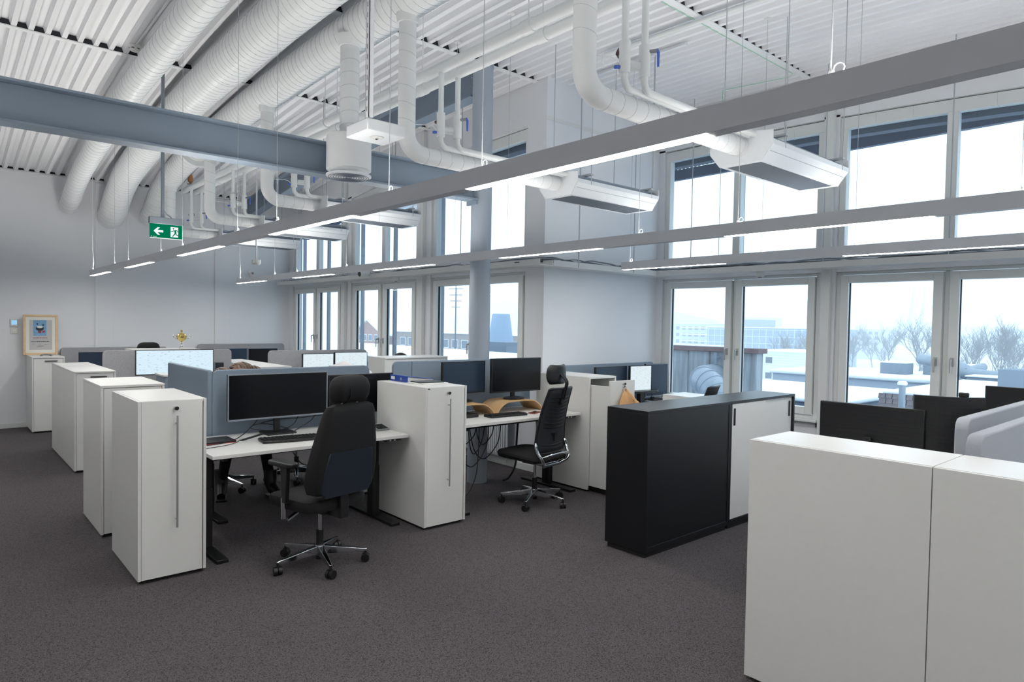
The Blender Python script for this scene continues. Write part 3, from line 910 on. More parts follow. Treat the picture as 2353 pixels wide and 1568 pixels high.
# ------------------------------------------------------------------ pendant lamp lines
def lamp_line(label, y, x0, x1, lit, zb=2.22, w=0.056, h=0.066):
    t = thing('linear_pendant_lamp', label, 'lamp', (x0, y, zb), 0, 'long linear pendant lamps')
    hb = B().prism([(y - w / 2, zb), (y - w / 2, zb + h), (y + w / 2, zb + h), (y + w / 2, zb), (y + w / 2 - 0.004, zb), (y + w / 2 - 0.004, zb + 0.004), (y - w / 2 + 0.004, zb + 0.004), (y - w / 2 + 0.004, zb)], 'x', x0, x1)
    hb.build('housing', 'lamp', t, smooth=False)
    for q in (y - w / 2, y + w / 2 - 0.004):
        B().box(x0, x1, q, q + 0.004, zb + h, zb + h + 0.012).build('lip', 'lamp', t, smooth=False)  # rims added to hide the glowing top from below
    for x in (x0 - 0.003, x1):
        B().box(x, x + 0.003, y - w / 2, y + w / 2, zb, zb + h).build('end_cap', 'lamp', t, smooth=False)
    B().box(x0 + 0.01, x1 - 0.01, y - w / 2 + 0.0045, y + w / 2 - 0.0045, zb + h - 0.001, zb + h + 0.002).build('added_uplight', 'added_up', t, smooth=False)  # glowing strip added along the lamp top to lift the ceiling brightness
    prev = x0
    for (a, c) in lit:
        if c > x1: c = x1 - 0.01
        B().box(a, c, y - w / 2 + 0.0045, y + w / 2 - 0.0045, zb - 0.001, zb + 0.0035).build('diffuser', 'led', t, smooth=False)
        if a - prev > 0.02:
            B().box(prev, a, y - w / 2 + 0.0045, y + w / 2 - 0.0045, zb, zb + 0.0035).build('blank_cover', 'lamp', t, smooth=False)
        prev = c
        for xx in (a + 0.08, c + 0.35):
            if xx > x1: continue
            B().cyl((xx, y, zb + h), (xx, y, arch(xx)), 0.0018, n=5).build('wire', 'wire', t)
            B().lathe([(0.010, 0), (0.010, 0.012), (0.005, 0.03)], (xx, y, zb + h), 8).build('wire_grip', 'steel', t)
            B().lathe([(0.030, -0.012), (0.034, -0.006), (0.034, 0)], (xx, y, arch(xx)), 14).build('ceiling_cup', 'cab', t)
            ring = [(xx + 0.02 + 0.014 * math.cos(q * 0.6283), y, zb + h + 0.030 + 0.014 * math.sin(q * 0.6283)) for q in range(10)]
            B().tube(ring, 0.0018, 5, closed=True).build('wire_loop', 'wire', t)
    if x1 - prev > 0.02:
        B().box(prev, x1, y - w / 2 + 0.0045, y + w / 2 - 0.0045, zb, zb + 0.0035).build('blank_cover', 'lamp', t, smooth=False)
    return t
lit1 = [(-11.05 + 2.19 * i, -9.88 + 2.19 * i) for i in range(7)]
la = lamp_line('nearest of the long pendant lamp lines, crossing the picture top right', 1.752, -11.06, 3.6, lit1)
lb = lamp_line('middle pendant lamp line passing in front of the round column', 3.79, -11.1, 3.6, [(-11.09 + 2.2 * i, -9.93 + 2.2 * i) for i in range(7)])
lc = lamp_line('shortest pendant lamp line, in front of the right windows', 5.40, -4.44, 3.6, [(-4.43 + 2.2 * i, -3.27 + 2.2 * i) for i in range(4)])
lamp_line('unseen added pendant lamp line over the aisle behind the camera', -0.29, -11.06, 3.6, lit1)  # unseen extra row, added to brighten the room
for (o, x, y) in ((la, -11.0, 1.752), (lb, -11.02, 3.79)):
    B().tube([(x, y, 2.29), (x + 0.01, y + 0.01, 2.4), (x - 0.01, y, 2.6), (x, y, arch(x))], 0.005, 6).build('power_cable', 'cable_w', o)

# ------------------------------------------------------------------ cable tray along the windows
def tray(label, pts, name='cable_tray'):
    t = thing(name, label, 'cable tray', (pts[0][0], pts[0][1], 2.27))
    return t
ct = tray('white cable tray running along the window wall and round the white corner', [(-11.9, 4.87)])
def tray_run(x0, y0, x1, y1):
    """axis-aligned run: channel with floor and two lips"""
    w = 0.09
    if abs(y1 - y0) < 1e-6:
        B().box(x0, x1, y0 - w, y0 + w, 2.262, 2.270).build('floor_plate', 'cab', ct, smooth=False)
        B().box(x0, x1, y0 - w - 0.006, y0 - w, 2.262, 2.325).build('lip', 'cab', ct, smooth=False)
        B().box(x0, x1, y0 + w, y0 + w + 0.006, 2.262, 2.325).build('lip', 'cab', ct, smooth=False)
    else:
        B().box(x0 - w, x0 + w, y0, y1, 2.262, 2.270).build('floor_plate', 'cab', ct, smooth=False)
        B().box(x0 - w - 0.006, x0 - w, y0, y1, 2.262, 2.325).build('lip', 'cab', ct, smooth=False)
        B().box(x0 + w, x0 + w + 0.006, y0, y1, 2.262, 2.325).build('lip', 'cab', ct, smooth=False)
tray_run(-11.95, 4.86, -5.02, 4.86)
tray_run(-5.115, 4.966, -5.115, 6.76)
tray_run(-5.21, 6.86, 3.8, 6.86)
for k in range(6):
    rr = random.Random(k)
    pts = []
    for x in lin(-11.8, -5.3, 26):
        pts.append((x, 4.83 + 0.018 * (k - 2.5) + rr.uniform(-0.012, 0.012), 2.305 + 0.012 * (k % 3) + rr.uniform(-0.008, 0.02)))
    for y in lin(5.05, 6.70, 9):
        pts.append((-5.115 + 0.016 * (k - 2.5) + rr.uniform(-0.01, 0.01), y, 2.315 + 0.012 * (k % 3) + rr.uniform(-0.01, 0.03)))
    for x in lin(-4.95, 3.6, 30):
        pts.append((x, 6.85 + 0.018 * (k - 2.5) + rr.uniform(-0.012, 0.012), 2.31 + 0.012 * (k % 3) + rr.uniform(-0.008, 0.03)))
    B().tube(spline(pts, 3), 0.006 + 0.002 * (k % 2), 5).build('cable', 'cable_g' if k % 3 else 'cable_k', ct)
for x in (-10.9, -9.4, -7.9, -6.4):
    B().cyl((x, 4.77, 2.27), (x, 4.77, arch(x)), 0.005, n=6).build('hanging_rod', 'wire', ct)
for x in (-4.55, -3.0, -1.9, -0.6):
    B().cyl((x, 6.77, 2.27), (x, 6.77, arch(x)), 0.0055, n=6).build('hanging_rod', 'wire', ct)
B().cyl((-5.02, 5.35, 2.27), (-5.02, 5.35, arch(-5.02)), 0.007, n=6).build('hanging_rod', 'wire', ct)
B().cyl((-5.02, 6.3, 2.27), (-5.02, 6.3, arch(-5.02)), 0.007, n=6).build('hanging_rod', 'wire', ct)
# speakers / detectors under the tray and on the end wall
def puck(name, label, cat, x, y, z, r, h, axis='z', m='cab'):
    t = thing(name, label, cat, (x, y, z))
    b = B().lathe([(r * 0.98, 0), (r, -h * 0.3), (r * 0.9, -h * 0.75), (r * 0.6, -h)], (0, 0, 0), 20)
    if axis == 'x': b.rot(R(-90), 'y')
    b.move((x, y, z)).build('body', m, t)
    b2 = B().lathe([(r * 0.35, 0), (r * 0.35, -h * 0.14)], (0, 0, -h * 0.99), 14)
    if axis == 'x': b2.rot(R(-90), 'y')
    b2.move((x, y, z)).build('centre', 'grey_pl', t)
    return t
puck('motion_sensor', 'white motion sensor under the cable tray at the right windows', 'sensor', -3.72, 6.86, 2.262, 0.055, 0.06)
puck('motion_sensor', 'white motion sensor under the tray by the left windows', 'sensor', -8.0, 4.86, 2.262, 0.05, 0.06)
puck('wall_speaker', 'small round grey-white speaker high on the end wall', 'speaker', XW, 4.35, 2.46, 0.055, 0.05, 'x')
ds = thing('drop_sensor', 'white sensor puck hanging on a thin rod above the middle lamp', 'sensor', (-9.3, 3.0, 2.4))
B().cyl((-9.3, 3.42, 2.46), (-9.3, 3.42, arch(-9.3)), 0.011, n=10).build('rod', 'lamp', ds)
B().lathe([(0.022, 0.03), (0.058, 0.025), (0.062, -0.02), (0.04, -0.045)], (-9.3, 3.42, 2.44), 20).build('puck', 'cab', ds)
wd = thing('wall_camera', 'small white camera with black eye under the lamp line', 'camera', (-8.55, 4.76, 2.35))
B().cyl((-8.55, 4.74, 2.33), (-8.55, 4.60, 2.31), 0.042, 0.045, n=18).build('body', 'cab', wd)
B().cyl((-8.55, 4.60, 2.31), (-8.55, 4.592, 2.309), 0.034, n=18).build('lens', 'black_pl', wd)
B().box(-8.57, -8.53, 4.70, 4.765, 2.33, 2.40).build('bracket', 'cab', wd, bevel=0.003)
# extra hanging rods over the room (suspension of tray and pipes seen against the windows)

# ------------------------------------------------------------------ storage cabinets
def pull_handle(b, x, y, z0, z1):
    b.tube([(x + 0.032, y, z0), (x + 0.032, y, z1)], 0.006, 10)
    for z in (z0 + 0.05, z1 - 0.05):
        b.cyl((x, y, z), (x + 0.032, y, z), 0.005, n=8)
    return b
def lock_part(parent, x, y, z, world=True):
    lk = B().cyl((x, y, z), (x + 0.018, y, z), 0.011, n=14).build('lock', 'steel', parent)
    B().box(x + 0.018, x + 0.022, y - 0.002, y + 0.002, z - 0.012, z + 0.010).build('key', 'steel', lk)
    B().cyl((x + 0.020, y + 0.003, z + 0.0), (x + 0.024, y + 0.003, z + 0.0), 0.012, n=12).build('key_bow', 'black_pl', lk)
    return lk
def tall_cabinet(label, x0, x1, y0, y1, h, style='bar', group='white pull-out cabinets beside the desks', front=1):
    """front on the +x side (front=1); carcass, side panels, door, handle, lock, plinth"""
    t = thing('storage_cabinet', label, 'cabinet', ((x0 + x1) / 2, (y0 + y1) / 2, 0), 0, group)
    B().box(x0 + 0.02, x1 - 0.04, y0 + 0.02, y1 - 0.02, 0, 0.03).build('plinth', 'plinth', t, smooth=False)
    xf = x1
    z0 = 0.022
    B().box(x0, x0 + 0.016, y0 + 0.0185, y1 - 0.0185, z0, h - 0.0185).build('back_panel', 'cab', t, bevel=0.001)
    B().box(x0 + 0.016, x1 - 0.022, y0 + 0.0185, y1 - 0.0185, z0, z0 + 0.018).build('bottom_panel', 'cab', t, smooth=False)
    if style == 'bar':
        B().box(x0, x1, y0, y0 + 0.018, z0, h - 0.001).build('side_panel', 'cab', t, bevel=0.0012)
        B().box(x0, x1, y1 - 0.018, y1, z0, h - 0.001).build('side_panel', 'cab', t, bevel=0.0012)
        B().box(x0, x1 - 0.004, y0 + 0.0185, y1 - 0.0185, h - 0.018, h).build('top_panel', 'cab', t, bevel=0.001)
        d = B().box(x1 - 0.020, x1 - 0.001, y0 + 0.0195, y1 - 0.024, z0 + 0.002, h - 0.003).build('door', 'cab_edge', t, bevel=0.0012)
        ym = (y0 + y1) / 2 + 0.005
        pull_handle(B(), x1 - 0.001, ym + 0.012, 0.33, 1.035).build('handle', 'steel', d)
        lock_part(d, x1 - 0.001, ym + 0.008, h - 0.052)
    else:
        B().box(x0, x1, y0, y0 + 0.018, z0, h - 0.019).build('side_panel', 'cab', t, bevel=0.0012)
        B().box(x0, x1, y1 - 0.018, y1, z0, h - 0.019).build('side_panel', 'cab', t, bevel=0.0012)
        B().box(x0, x1 + 0.002, y0, y1, h - 0.018, h).build('top_panel', 'cab', t, bevel=0.0015)
        d = B().box(x1 - 0.024, x1 - 0.006, y0 + 0.021, y1 - 0.021, z0 + 0.004, h - 0.022).build('door', 'cab_edge', t, bevel=0.0012)
        if style == 'slim':
            ym = (y0 + y1) / 2 + 0.03
            B().box(x1 - 0.006, x1 + 0.012, ym - 0.075, ym + 0.075, h - 0.062, h - 0.052).build('handle', 'black_met', d, bevel=0.003)
    return t
tall_cabinet('white cabinet nearest the camera at left, with long steel bar handle', -5.29, -4.53, 0.956, 1.352, 1.132)
tall_cabinet('second white cabinet from the front, plain door, behind the nearest one', -6.42, -5.68, 0.955, 1.385, 1.135, 'plain')
c3 = tall_cabinet('third white cabinet in the left row, with a short black handle', -9.02, -8.20, 1.14, 1.52, 1.065, 'slim')
tall_cabinet('white cabinet backing onto the third one in the left row', -9.86, -9.03, 1.14, 1.52, 1.065, 'plain')
tall_cabinet('farthest white cabinet at the end wall, with the framed certificate on it', -12.03, -11.31, 1.08, 1.46, 1.065, 'slim')
tall_cabinet('white cabinet with bar handle between the two desks, binder on top', -5.10, -4.35, 2.925, 3.328, 1.132)
tall_cabinet('white cabinet under the desk row behind the blue binder', -6.10, -5.60, 2.95, 3.33, 1.10, 'plain')
tall_cabinet('white cabinet behind the brown-haired head, nearer of two back to back', -8.93, -8.06, 3.03, 3.41, 1.065, 'slim')
tall_cabinet('white cabinet behind the brown-haired head, farther of two back to back', -9.82, -8.94, 3.03, 3.41, 1.065, 'plain')
tall_cabinet('white panelled cabinet in front of the dark-haired head by the column', -6.98, -6.60, 3.88, 4.75, 1.235, 'plain')
tall_cabinet('low white cabinet carrying the trophy behind the grey desk screen', -9.95, -9.35, 1.95, 2.75, 1.232, 'plain')
# cabinet with the drawer column pulled out
x0, x1, y0, y1, h = -5.14, -4.385, 4.86, 5.262, 1.132
t = thing('storage_cabinet', 'white cabinet with its pull-out drawer open, tan jacket on the front', 'cabinet', ((x0 + x1) / 2, (y0 + y1) / 2, 0), 0, 'white pull-out cabinets beside the desks')
B().box(x0 + 0.02, x1 - 0.04, y0 + 0.02, y1 - 0.02, 0, 0.03).build('plinth', 'plinth', t, smooth=False)
B().box(x0, x1, y0, y0 + 0.018, 0.022, h - 0.001).build('side_panel', 'cab', t, bevel=0.0012)
B().box(x0, x1, y1 - 0.018, y1, 0.022, h - 0.001).build('side_panel', 'cab', t, bevel=0.0012)
B().box(x0, x1, y0 + 0.0185, y1 - 0.0185, h - 0.018, h).build('top_panel', 'cab', t, bevel=0.001)
B().box(x0, x0 + 0.016, y0 + 0.0185, y1 - 0.0185, 0.022, h - 0.0185).build('back_panel', 'cab', t, smooth=False)
dr = B()
dr.box(x1 - 0.30, x1 + 0.235, y0 + 0.03, y0 + 0.044, 0.06, h - 0.075); dr.box(x1 - 0.30, x1 + 0.235, y1 - 0.044, y1 - 0.03, 0.06, h - 0.16)
dr.box(x1 - 0.30, x1 + 0.235, y0 + 0.044, y1 - 0.044, 0.06, 0.076); dr.box(x1 - 0.30, x1 + 0.235, y0 + 0.044, y1 - 0.044, 0.55, 0.566)
d = dr.build('drawer', 'cab_edge', t, bevel=0.001)
B().box(x1 + 0.235, x1 + 0.254, y0 + 0.019, y1 - 0.019, 0.05, h - 0.02).build('drawer_front', 'cab_edge', d, bevel=0.0012)
pull_handle(B(), x1 + 0.254, y0 + 0.21, 0.33, 1.035).build('handle', 'steel', d)
B().box(x1 - 0.28, x1 + 0.22, y0 + 0.06, y0 + 0.33, 0.012, 0.05).build('runner', 'plinth', d, smooth=False)
lock_part(d, x1 + 0.254, y0 + 0.21, h - 0.052)

# jacket on the drawer front
def jacket():
    t = thing('jacket', 'tan fleece jacket hanging from the open drawer by the black cabinet', 'jacket', (x1 + 0.27, y0 + 0.22, 1.02))
    px, py, pz = x1 + 0.262, y0 + 0.215, 1.035
    rows = [(0.00, 0.010, 0.010), (-0.02, 0.030, 0.024), (-0.06, 0.072, 0.040), (-0.12, 0.125, 0.056), (-0.20, 0.165, 0.066), (-0.30, 0.150, 0.066), (-0.42, 0.155, 0.068), (-0.50, 0.150, 0.064)]
    nn = 36
    vs, fs = [], []
    for (dz, w, dp) in rows:
        for k in range(nn):
            a = 2 * math.pi * k / nn
            fold = 1 + 0.16 * math.sin(5 * a + dz * 9) * min(1, -dz * 8)
            vs.append((px + 0.004 + dp * (1 + math.cos(a)) * 0.5 * fold + 0.002, py + 0.24 * (-dz) + w * math.sin(a) * (1 + 0.05 * math.sin(7 * a)), pz + dz + 0.008 * math.sin(3 * a)))
    for i in range(len(rows) - 1):
        for k in range(nn):
            l = (k + 1) % nn
            fs.append((i * nn + k, i * nn + l, (i + 1) * nn + l, (i + 1) * nn + k))
    fs.append(tuple(range(nn)))
    fs.append(tuple((len(rows) - 1) * nn + k for k in range(nn - 1, -1, -1)))
    B().add(vs, fs).build('body', 'beige_cloth', t)
    B().tube(spline([(px + 0.055, py + 0.06, pz - 0.10), (px + 0.075, py + 0.12, pz - 0.18), (px + 0.08, py + 0.16, pz - 0.32), (px + 0.07, py + 0.17, pz - 0.48)], 5), [0.012] * 3 + [0.030] * 10 + [0.035] * 3, 12).build('sleeve', 'beige_cloth', t)
    B().tube([(px - 0.005, py, pz + 0.005), (px + 0.012, py - 0.008, pz + 0.028), (px + 0.022, py, pz + 0.008)], 0.004, 6).build('hanging_loop', 'black_pl', t)
jacket()

# black sliding-door cabinets
bx0, bx1, bh = -3.235, -2.862, 1.046
def black_cabinet(label, y0, y1, white_front):
    t = thing('sideboard_cabinet', label, 'cabinet', ((bx0 + bx1) / 2, (y0 + y1) / 2, 0), 0, 'black-framed cabinets in the middle of the room')
    B().box(bx0 + 0.015, bx1 - 0.015, y0 + 0.015, y1 - 0.015, 0, 0.035).build('plinth', 'plinth', t, smooth=False)
    B().box(bx0, bx1, y0, y1, bh - 0.022, bh).build('top_panel', 'black_cab', t, bevel=0.0015)
    B().box(bx0, bx1, y0, y0 + 0.022, 0.036, bh - 0.0225).build('side_panel', 'black_cab', t, bevel=0.0015)
    B().box(bx0, bx1, y1 - 0.022, y1, 0.036, bh - 0.0225).build('side_panel', 'black_cab', t, bevel=0.0015)
    B().box(bx0, bx1, y0 + 0.0225, y1 - 0.0225, 0.036, 0.075).build('bottom_panel', 'black_cab', t, bevel=0.0015)
    if not white_front:
        B().box(bx1 - 0.018, bx1 - 0.004, y0 + 0.0225, y1 - 0.0225, 0.076, bh - 0.0225).build('back_panel', 'black_cab', t, smooth=False)
        B().box(bx0 + 0.004, bx0 + 0.018, y0 + 0.0225, y1 - 0.0225, 0.076, bh - 0.0225).build('front_panel', 'black_cab', t, smooth=False)
    else:
        B().box(bx0 + 0.004, bx0 + 0.018, y0 + 0.0225, y1 - 0.0225, 0.076, bh - 0.0225).build('back_panel', 'black_cab', t, smooth=False)
        ym = (y0 + y1) / 2
        for (a, c, off, hy) in ((y0 + 0.024, ym + 0.02, 0.002, y0 + 0.05), (ym - 0.02, y1 - 0.024, 0.018, y1 - 0.08)):
            d = B().box(bx1 - 0.016 - off, bx1 - 0.003 - off, a, c, 0.077, bh - 0.024).build('sliding_door', 'cab', t, bevel=0.001)
            B().box(bx1 - 0.003 - off, bx1 + 0.004 - off, hy, hy + 0.022, bh - 0.20, bh - 0.06).build('handle', 'black_met', d, bevel=0.002)
    return t
black_cabinet('black cabinet with plain dark back, nearer of the two', 3.79, 4.876, False)
black_cabinet('black-framed cabinet with white sliding doors and black grips', 4.879, 5.975, True)

# big white cabinets in the right foreground (backs towards the camera)
for i, (a, c, lab) in enumerate(((-1.583, -0.836, 'big white cabinet in the right foreground, its left end free'), (-0.832, -0.085, 'big white cabinet at the right picture edge, beyond the dark seam'), (-0.081, 0.666, 'big white cabinet out at the far right end of the foreground row'))):
    t = thing('sideboard_cabinet', lab, 'cabinet', ((a + c) / 2, 3.07, 0), 0, 'big white cabinets in the right foreground')
    B().box(a + 0.02, c - 0.02, 2.90, 3.22, 0, 0.03).build('plinth', 'plinth', t, smooth=False)
    B().box(a, c, 2.872, 2.89, 0.018, 1.128).build('back_panel', 'cab', t, bevel=0.0012)
    B().box(a, a + 0.018, 2.8905, 3.245, 0.018, 1.111).build('side_panel', 'cab', t, bevel=0.0012)
    B().box(c - 0.018, c, 2.8905, 3.245, 0.018, 1.111).build('side_panel', 'cab', t, bevel=0.0012)
    B().box(a, c, 2.8905, 3.262, 1.1115, 1.130).build('top_panel', 'desk', t, bevel=0.0012)
    B().box(a + 0.0185, c - 0.0185, 3.226, 3.243, 0.02, 1.108).build('door', 'cab_edge', t, bevel=0.001)

# ------------------------------------------------------------------ desks
def desk(label, x0, x1, y0, y1, z, front=1, group='white height-adjustable desks'):
    t = thing('desk', label, 'desk', ((x0 + x1) / 2, (y0 + y1) / 2, 0), 0, group)
    B().box(x0, x1, y0, y1, z - 0.025, z).build('table_top', 'desk', t, bevel=0.002)
    xm = (x0 + x1) / 2
    B().box(xm - 0.02, xm + 0.30 if front > 0 else xm - 0.30, y0 + 0.10, y0 + 0.13, z - 0.065, z - 0.026).build('frame_bar', 'black_met', t, smooth=False)
    B().box(xm + 0.04, xm + 0.08, y0 + 0.06, y1 - 0.06, z - 0.095, z - 0.026).build('cross_beam', 'black_met', t, bevel=0.003)
    B().box(xm - 0.08, xm - 0.04, y0 + 0.06, y1 - 0.06, z - 0.095, z - 0.026).build('cross_beam', 'black_met', t, bevel=0.003)
    xc = xm + 0.0
    for yy in (y0 + 0.045, y1 - 0.12):
        lg = B().box(xc - 0.045, xc + 0.045, yy, yy + 0.065, 0.025, z - 0.30).build('leg', 'black_met', t, bevel=0.003)
        B().box(xc - 0.040, xc + 0.040, yy + 0.005, yy + 0.060, z - 0.30, z - 0.026).build('inner_leg', 'black_met', lg, bevel=0.002)
        B().box(xm - 0.36, xm + 0.36, yy - 0.005, yy + 0.075, 0.0, 0.025).build('foot', 'black_met', t, bevel=0.004)
    xf = x1 if front > 0 else x0
    cp = B().box(xf - 0.09 * front, xf - 0.01 * front, y1 - 0.20, y1 - 0.06, z - 0.045, z - 0.0255).build('control_panel', 'black_pl', t, bevel=0.004)
    for q in (0.03, 0.07):
        B().box(xf - 0.012 * front, xf - 0.006 * front, y1 - 0.20 + q, y1 - 0.185 + q, z - 0.040, z - 0.030).build('button', 'steel', cp, smooth=False)
    return t
desk('white desk nearest the camera, with ultrawide monitor and black chair', -5.36, -4.56, 1.40, 2.905, 0.74)
desk('white desk between two white cabinets, with plywood monitor risers', -5.20, -4.47, 3.36, 4.835, 0.78)
desk('desk facing the nearest one, where the brown-haired person sits', -6.26, -5.46, 1.69, 2.90, 0.73, -1)
desk('desk beyond the plywood risers, on the far side of the felt screen', -6.42, -5.62, 3.36, 3.84, 0.73, -1)
desk('white desk with the big pale blue ultrawide screen', -8.99, -8.20, 1.56, 3.0, 0.73)
desk('white desk with two lit monitors by the left windows', -8.99, -8.20, 3.45, 4.83, 0.73)
desk('desk along the end wall behind the trophy', -11.93, -11.15, 1.50, 3.0, 0.73)
desk('desk along the end wall next to the windows', -11.93, -11.15, 3.35, 4.80, 0.73)
desk('white desk against the white return wall, portrait monitor on it', -5.16, -4.42, 5.42, 6.80, 0.74)
desk('desk hidden behind the big white foreground cabinets', -2.05, -1.07, 3.75, 4.80, 0.74)

# ------------------------------------------------------------------ felt desk screens
def felt_screen(label, x, y0, y1, z0, z1, m, th=0.035, r=0.05, group='felt desk screens', axis='x', seam=()):
    t = thing('desk_screen', label, 'screen', (x if axis == 'x' else (y0 + y1) / 2, (y0 + y1) / 2 if axis == 'x' else x, z0), 0, group)
    out = [(p + (y0 + y1) / 2, q + (z0 + z1) / 2) for p, q in rrect(y1 - y0, z1 - z0, r)]
    B().prism(out, axis, x - th / 2, x + th / 2).build('felt_panel', m, t, bevel=0.008, seg=3)
    for s in (y0 + 0.25, y1 - 0.25):
        if axis == 'x':
            B().box(x - 0.03, x + 0.03, s - 0.02, s + 0.02, z0 - 0.03, z0 + 0.02).build('clamp', 'black_met', t, bevel=0.002)
        else:
            B().box(s - 0.02, s + 0.02, x - 0.03, x + 0.03, z0 - 0.03, z0 + 0.02).build('clamp', 'black_met', t, bevel=0.002)
    for s in seam:
        B().box(x - th / 2 - 0.001, x + th / 2 + 0.001, s - 0.002, s + 0.002, z0 + 0.03, z1 - 0.004).build('seam', 'gap', t, smooth=False)
    return t
felt_screen('blue-grey felt screen behind the nearest ultrawide monitor', -5.42, 1.655, 3.02, 0.60, 1.245, 'fabric_blue')
felt_screen('blue-grey felt side screen meeting the nearest screen at its left corner', 1.638, -6.55, -5.405, 0.60, 1.245, 'fabric_blue', axis='y', r=0.02)
felt_screen('blue-grey felt screen in front of the round column', -5.245, 3.16, 4.855, 0.62, 1.283, 'fabric_blue', th=0.03, seam=(3.36,))
felt_screen('mottled grey felt screen behind the big pale blue monitor', -9.06, 1.54, 3.01, 0.62, 1.247, 'fabric_grey')
felt_screen('mottled grey felt screen behind the two lit monitors', -9.06, 3.50, 5.0, 0.62, 1.218, 'fabric_grey')
felt_screen('long grey felt screen on the end wall, right of the certificate', -11.98, 1.49, 2.96, 0.60, 1.168, 'fabric_grey')
felt_screen('grey felt screen on the end wall nearest the window corner', -11.98, 3.42, 4.92, 0.60, 1.208, 'fabric_grey')
felt_screen('blue-grey felt screen along the white return wall', -5.20, 5.29, 6.96, 0.62, 1.188, 'fabric_blue')
felt_screen('light grey felt screen at the right edge, the farther of two', -1.02, 3.93, 5.55, 0.62, 1.205, 'fabric_lt', th=0.06, r=0.06)
felt_screen('light grey felt screen at the right edge, the nearer of two', -0.82, 3.34, 4.60, 0.62, 1.205, 'fabric_lt', th=0.06, r=0.06)
lo = thing('low_felt_unit', 'low blue-grey felt-sided unit with white top, left of the felt side screen', 'cabinet', (-7.68, 1.93, 0))
B().box(-7.86, -7.50, 1.83, 2.02, 0, 1.035).build('felt_body', 'fabric_blue', lo, bevel=0.01)
B().box(-7.87, -7.49, 1.82, 2.03, 1.035, 1.052).build('top_panel', 'cab', lo, bevel=0.002)
tall_cabinet('low white pedestal cabinet beside the mesh chair near the windows', -4.38, -4.0, 6.05, 6.45, 0.90, 'plain')

# ------------------------------------------------------------------ office chairs (local: faces +x, origin on the floor)
def loft(secs, n=6):
    """secs: list of (cx, cy, z, half depth x, half width y, corner radius, tilt about y)"""
    b = B()
    vs, fs = [], []
    m = None
    for (cx, cy, z, hx, hy, r, tilt) in secs:
        r = min(r, hx * 0.98, hy * 0.98)
        ring = rrect(2 * hx, 2 * hy, r, n)
        m = len(ring)
        for (p, q) in ring:
            vs.append((cx + p * math.cos(tilt), cy + q, z + p * math.sin(tilt)))
    for i in range(len(secs) - 1):
        for k in range(m):
            l = (k + 1) % m
            fs.append((i * m + k, i * m + l, (i + 1) * m + l, (i + 1) * m + k))
    fs.append(tuple(range(m - 1, -1, -1)))
    fs.append(tuple((len(secs) - 1) * m + k for k in range(m)))
    return b.add(vs, fs)

def chair_base(t, a0, mat_arm='chrome', r=0.315):
    for i in range(5):
        a = R(a0 + 72 * i)
        arm = B()
        arm.hexa([(0.028, -0.024, 0.072), (r - 0.02, -0.010, 0.066), (r - 0.02, 0.010, 0.066), (0.028, 0.024, 0.072),
                  (0.028, -0.020, 0.128), (r, -0.009, 0.088), (r, 0.009, 0.088), (0.028, 0.020, 0.128)])
        arm.rot(a).build('base_arm', mat_arm, t, bevel=0.004, world=False)
        cs = B()
        cs.cyl((r - 0.012, 0, 0.05), (r - 0.012, 0, 0.074), 0.008, n=8)
        cs.cyl((r - 0.012, -0.026, 0.028), (r - 0.012, -0.004, 0.028), 0.028, n=16)
        cs.cyl((r - 0.012, 0.004, 0.028), (r - 0.012, 0.026, 0.028), 0.028, n=16)
        cs.box(r - 0.024, r + 0.004, -0.006, 0.006, 0.03, 0.058)
        cs.rot(0.9 * i + 0.4, 'z', (r - 0.012, 0, 0)).rot(a).build('caster', 'black_pl', t, world=False)
    B().cyl((0, 0, 0.066), (0, 0, 0.135), 0.036, 0.030, n=20).build('hub', mat_arm, t, world=False)
    g = B().cyl((0, 0, 0.035), (0, 0, 0.235), 0.024, n=20).build('gas_sleeve', 'black_pl', t, world=False)
    B().cyl((0, 0, 0.235), (0, 0, 0.375), 0.014, n=16).build('piston', 'chrome', t, world=False)
    B().box(-0.13, 0.10, -0.075, 0.075, 0.365, 0.415).build('tilt_mechanism', 'black_pl', t, world=False, bevel=0.012)

def armrest(t, side, post='chrome'):
    s = side
    B().tube([(0.02, s * 0.16, 0.385), (0.02, s * 0.245, 0.345), (0.02, s * 0.268, 0.365), (0.02, s * 0.272, 0.50)], [0.013, 0.014, 0.016, 0.017], 10).build('arm_bracket', post, t, world=False)
    B().hexa([(-0.022, s * 0.272 - 0.014, 0.47), (0.022, s * 0.272 - 0.014, 0.47), (0.022, s * 0.272 + 0.014, 0.47), (-0.022, s * 0.272 + 0.014, 0.47),
              (-0.034, s * 0.272 - 0.016, 0.705), (0.034, s * 0.272 - 0.016, 0.705), (0.034, s * 0.272 + 0.016, 0.705), (-0.034, s * 0.272 + 0.016, 0.705)]).build('arm_post', 'black_pl', t, world=False, bevel=0.004)
    B().prism([(p * 1.0 + 0.03, q + s * 0.268) for p, q in rrect(0.25, 0.088, 0.036)], 'z', 0.703, 0.735).build('arm_pad', 'black_pl', t, world=False, bevel=0.010, seg=3)

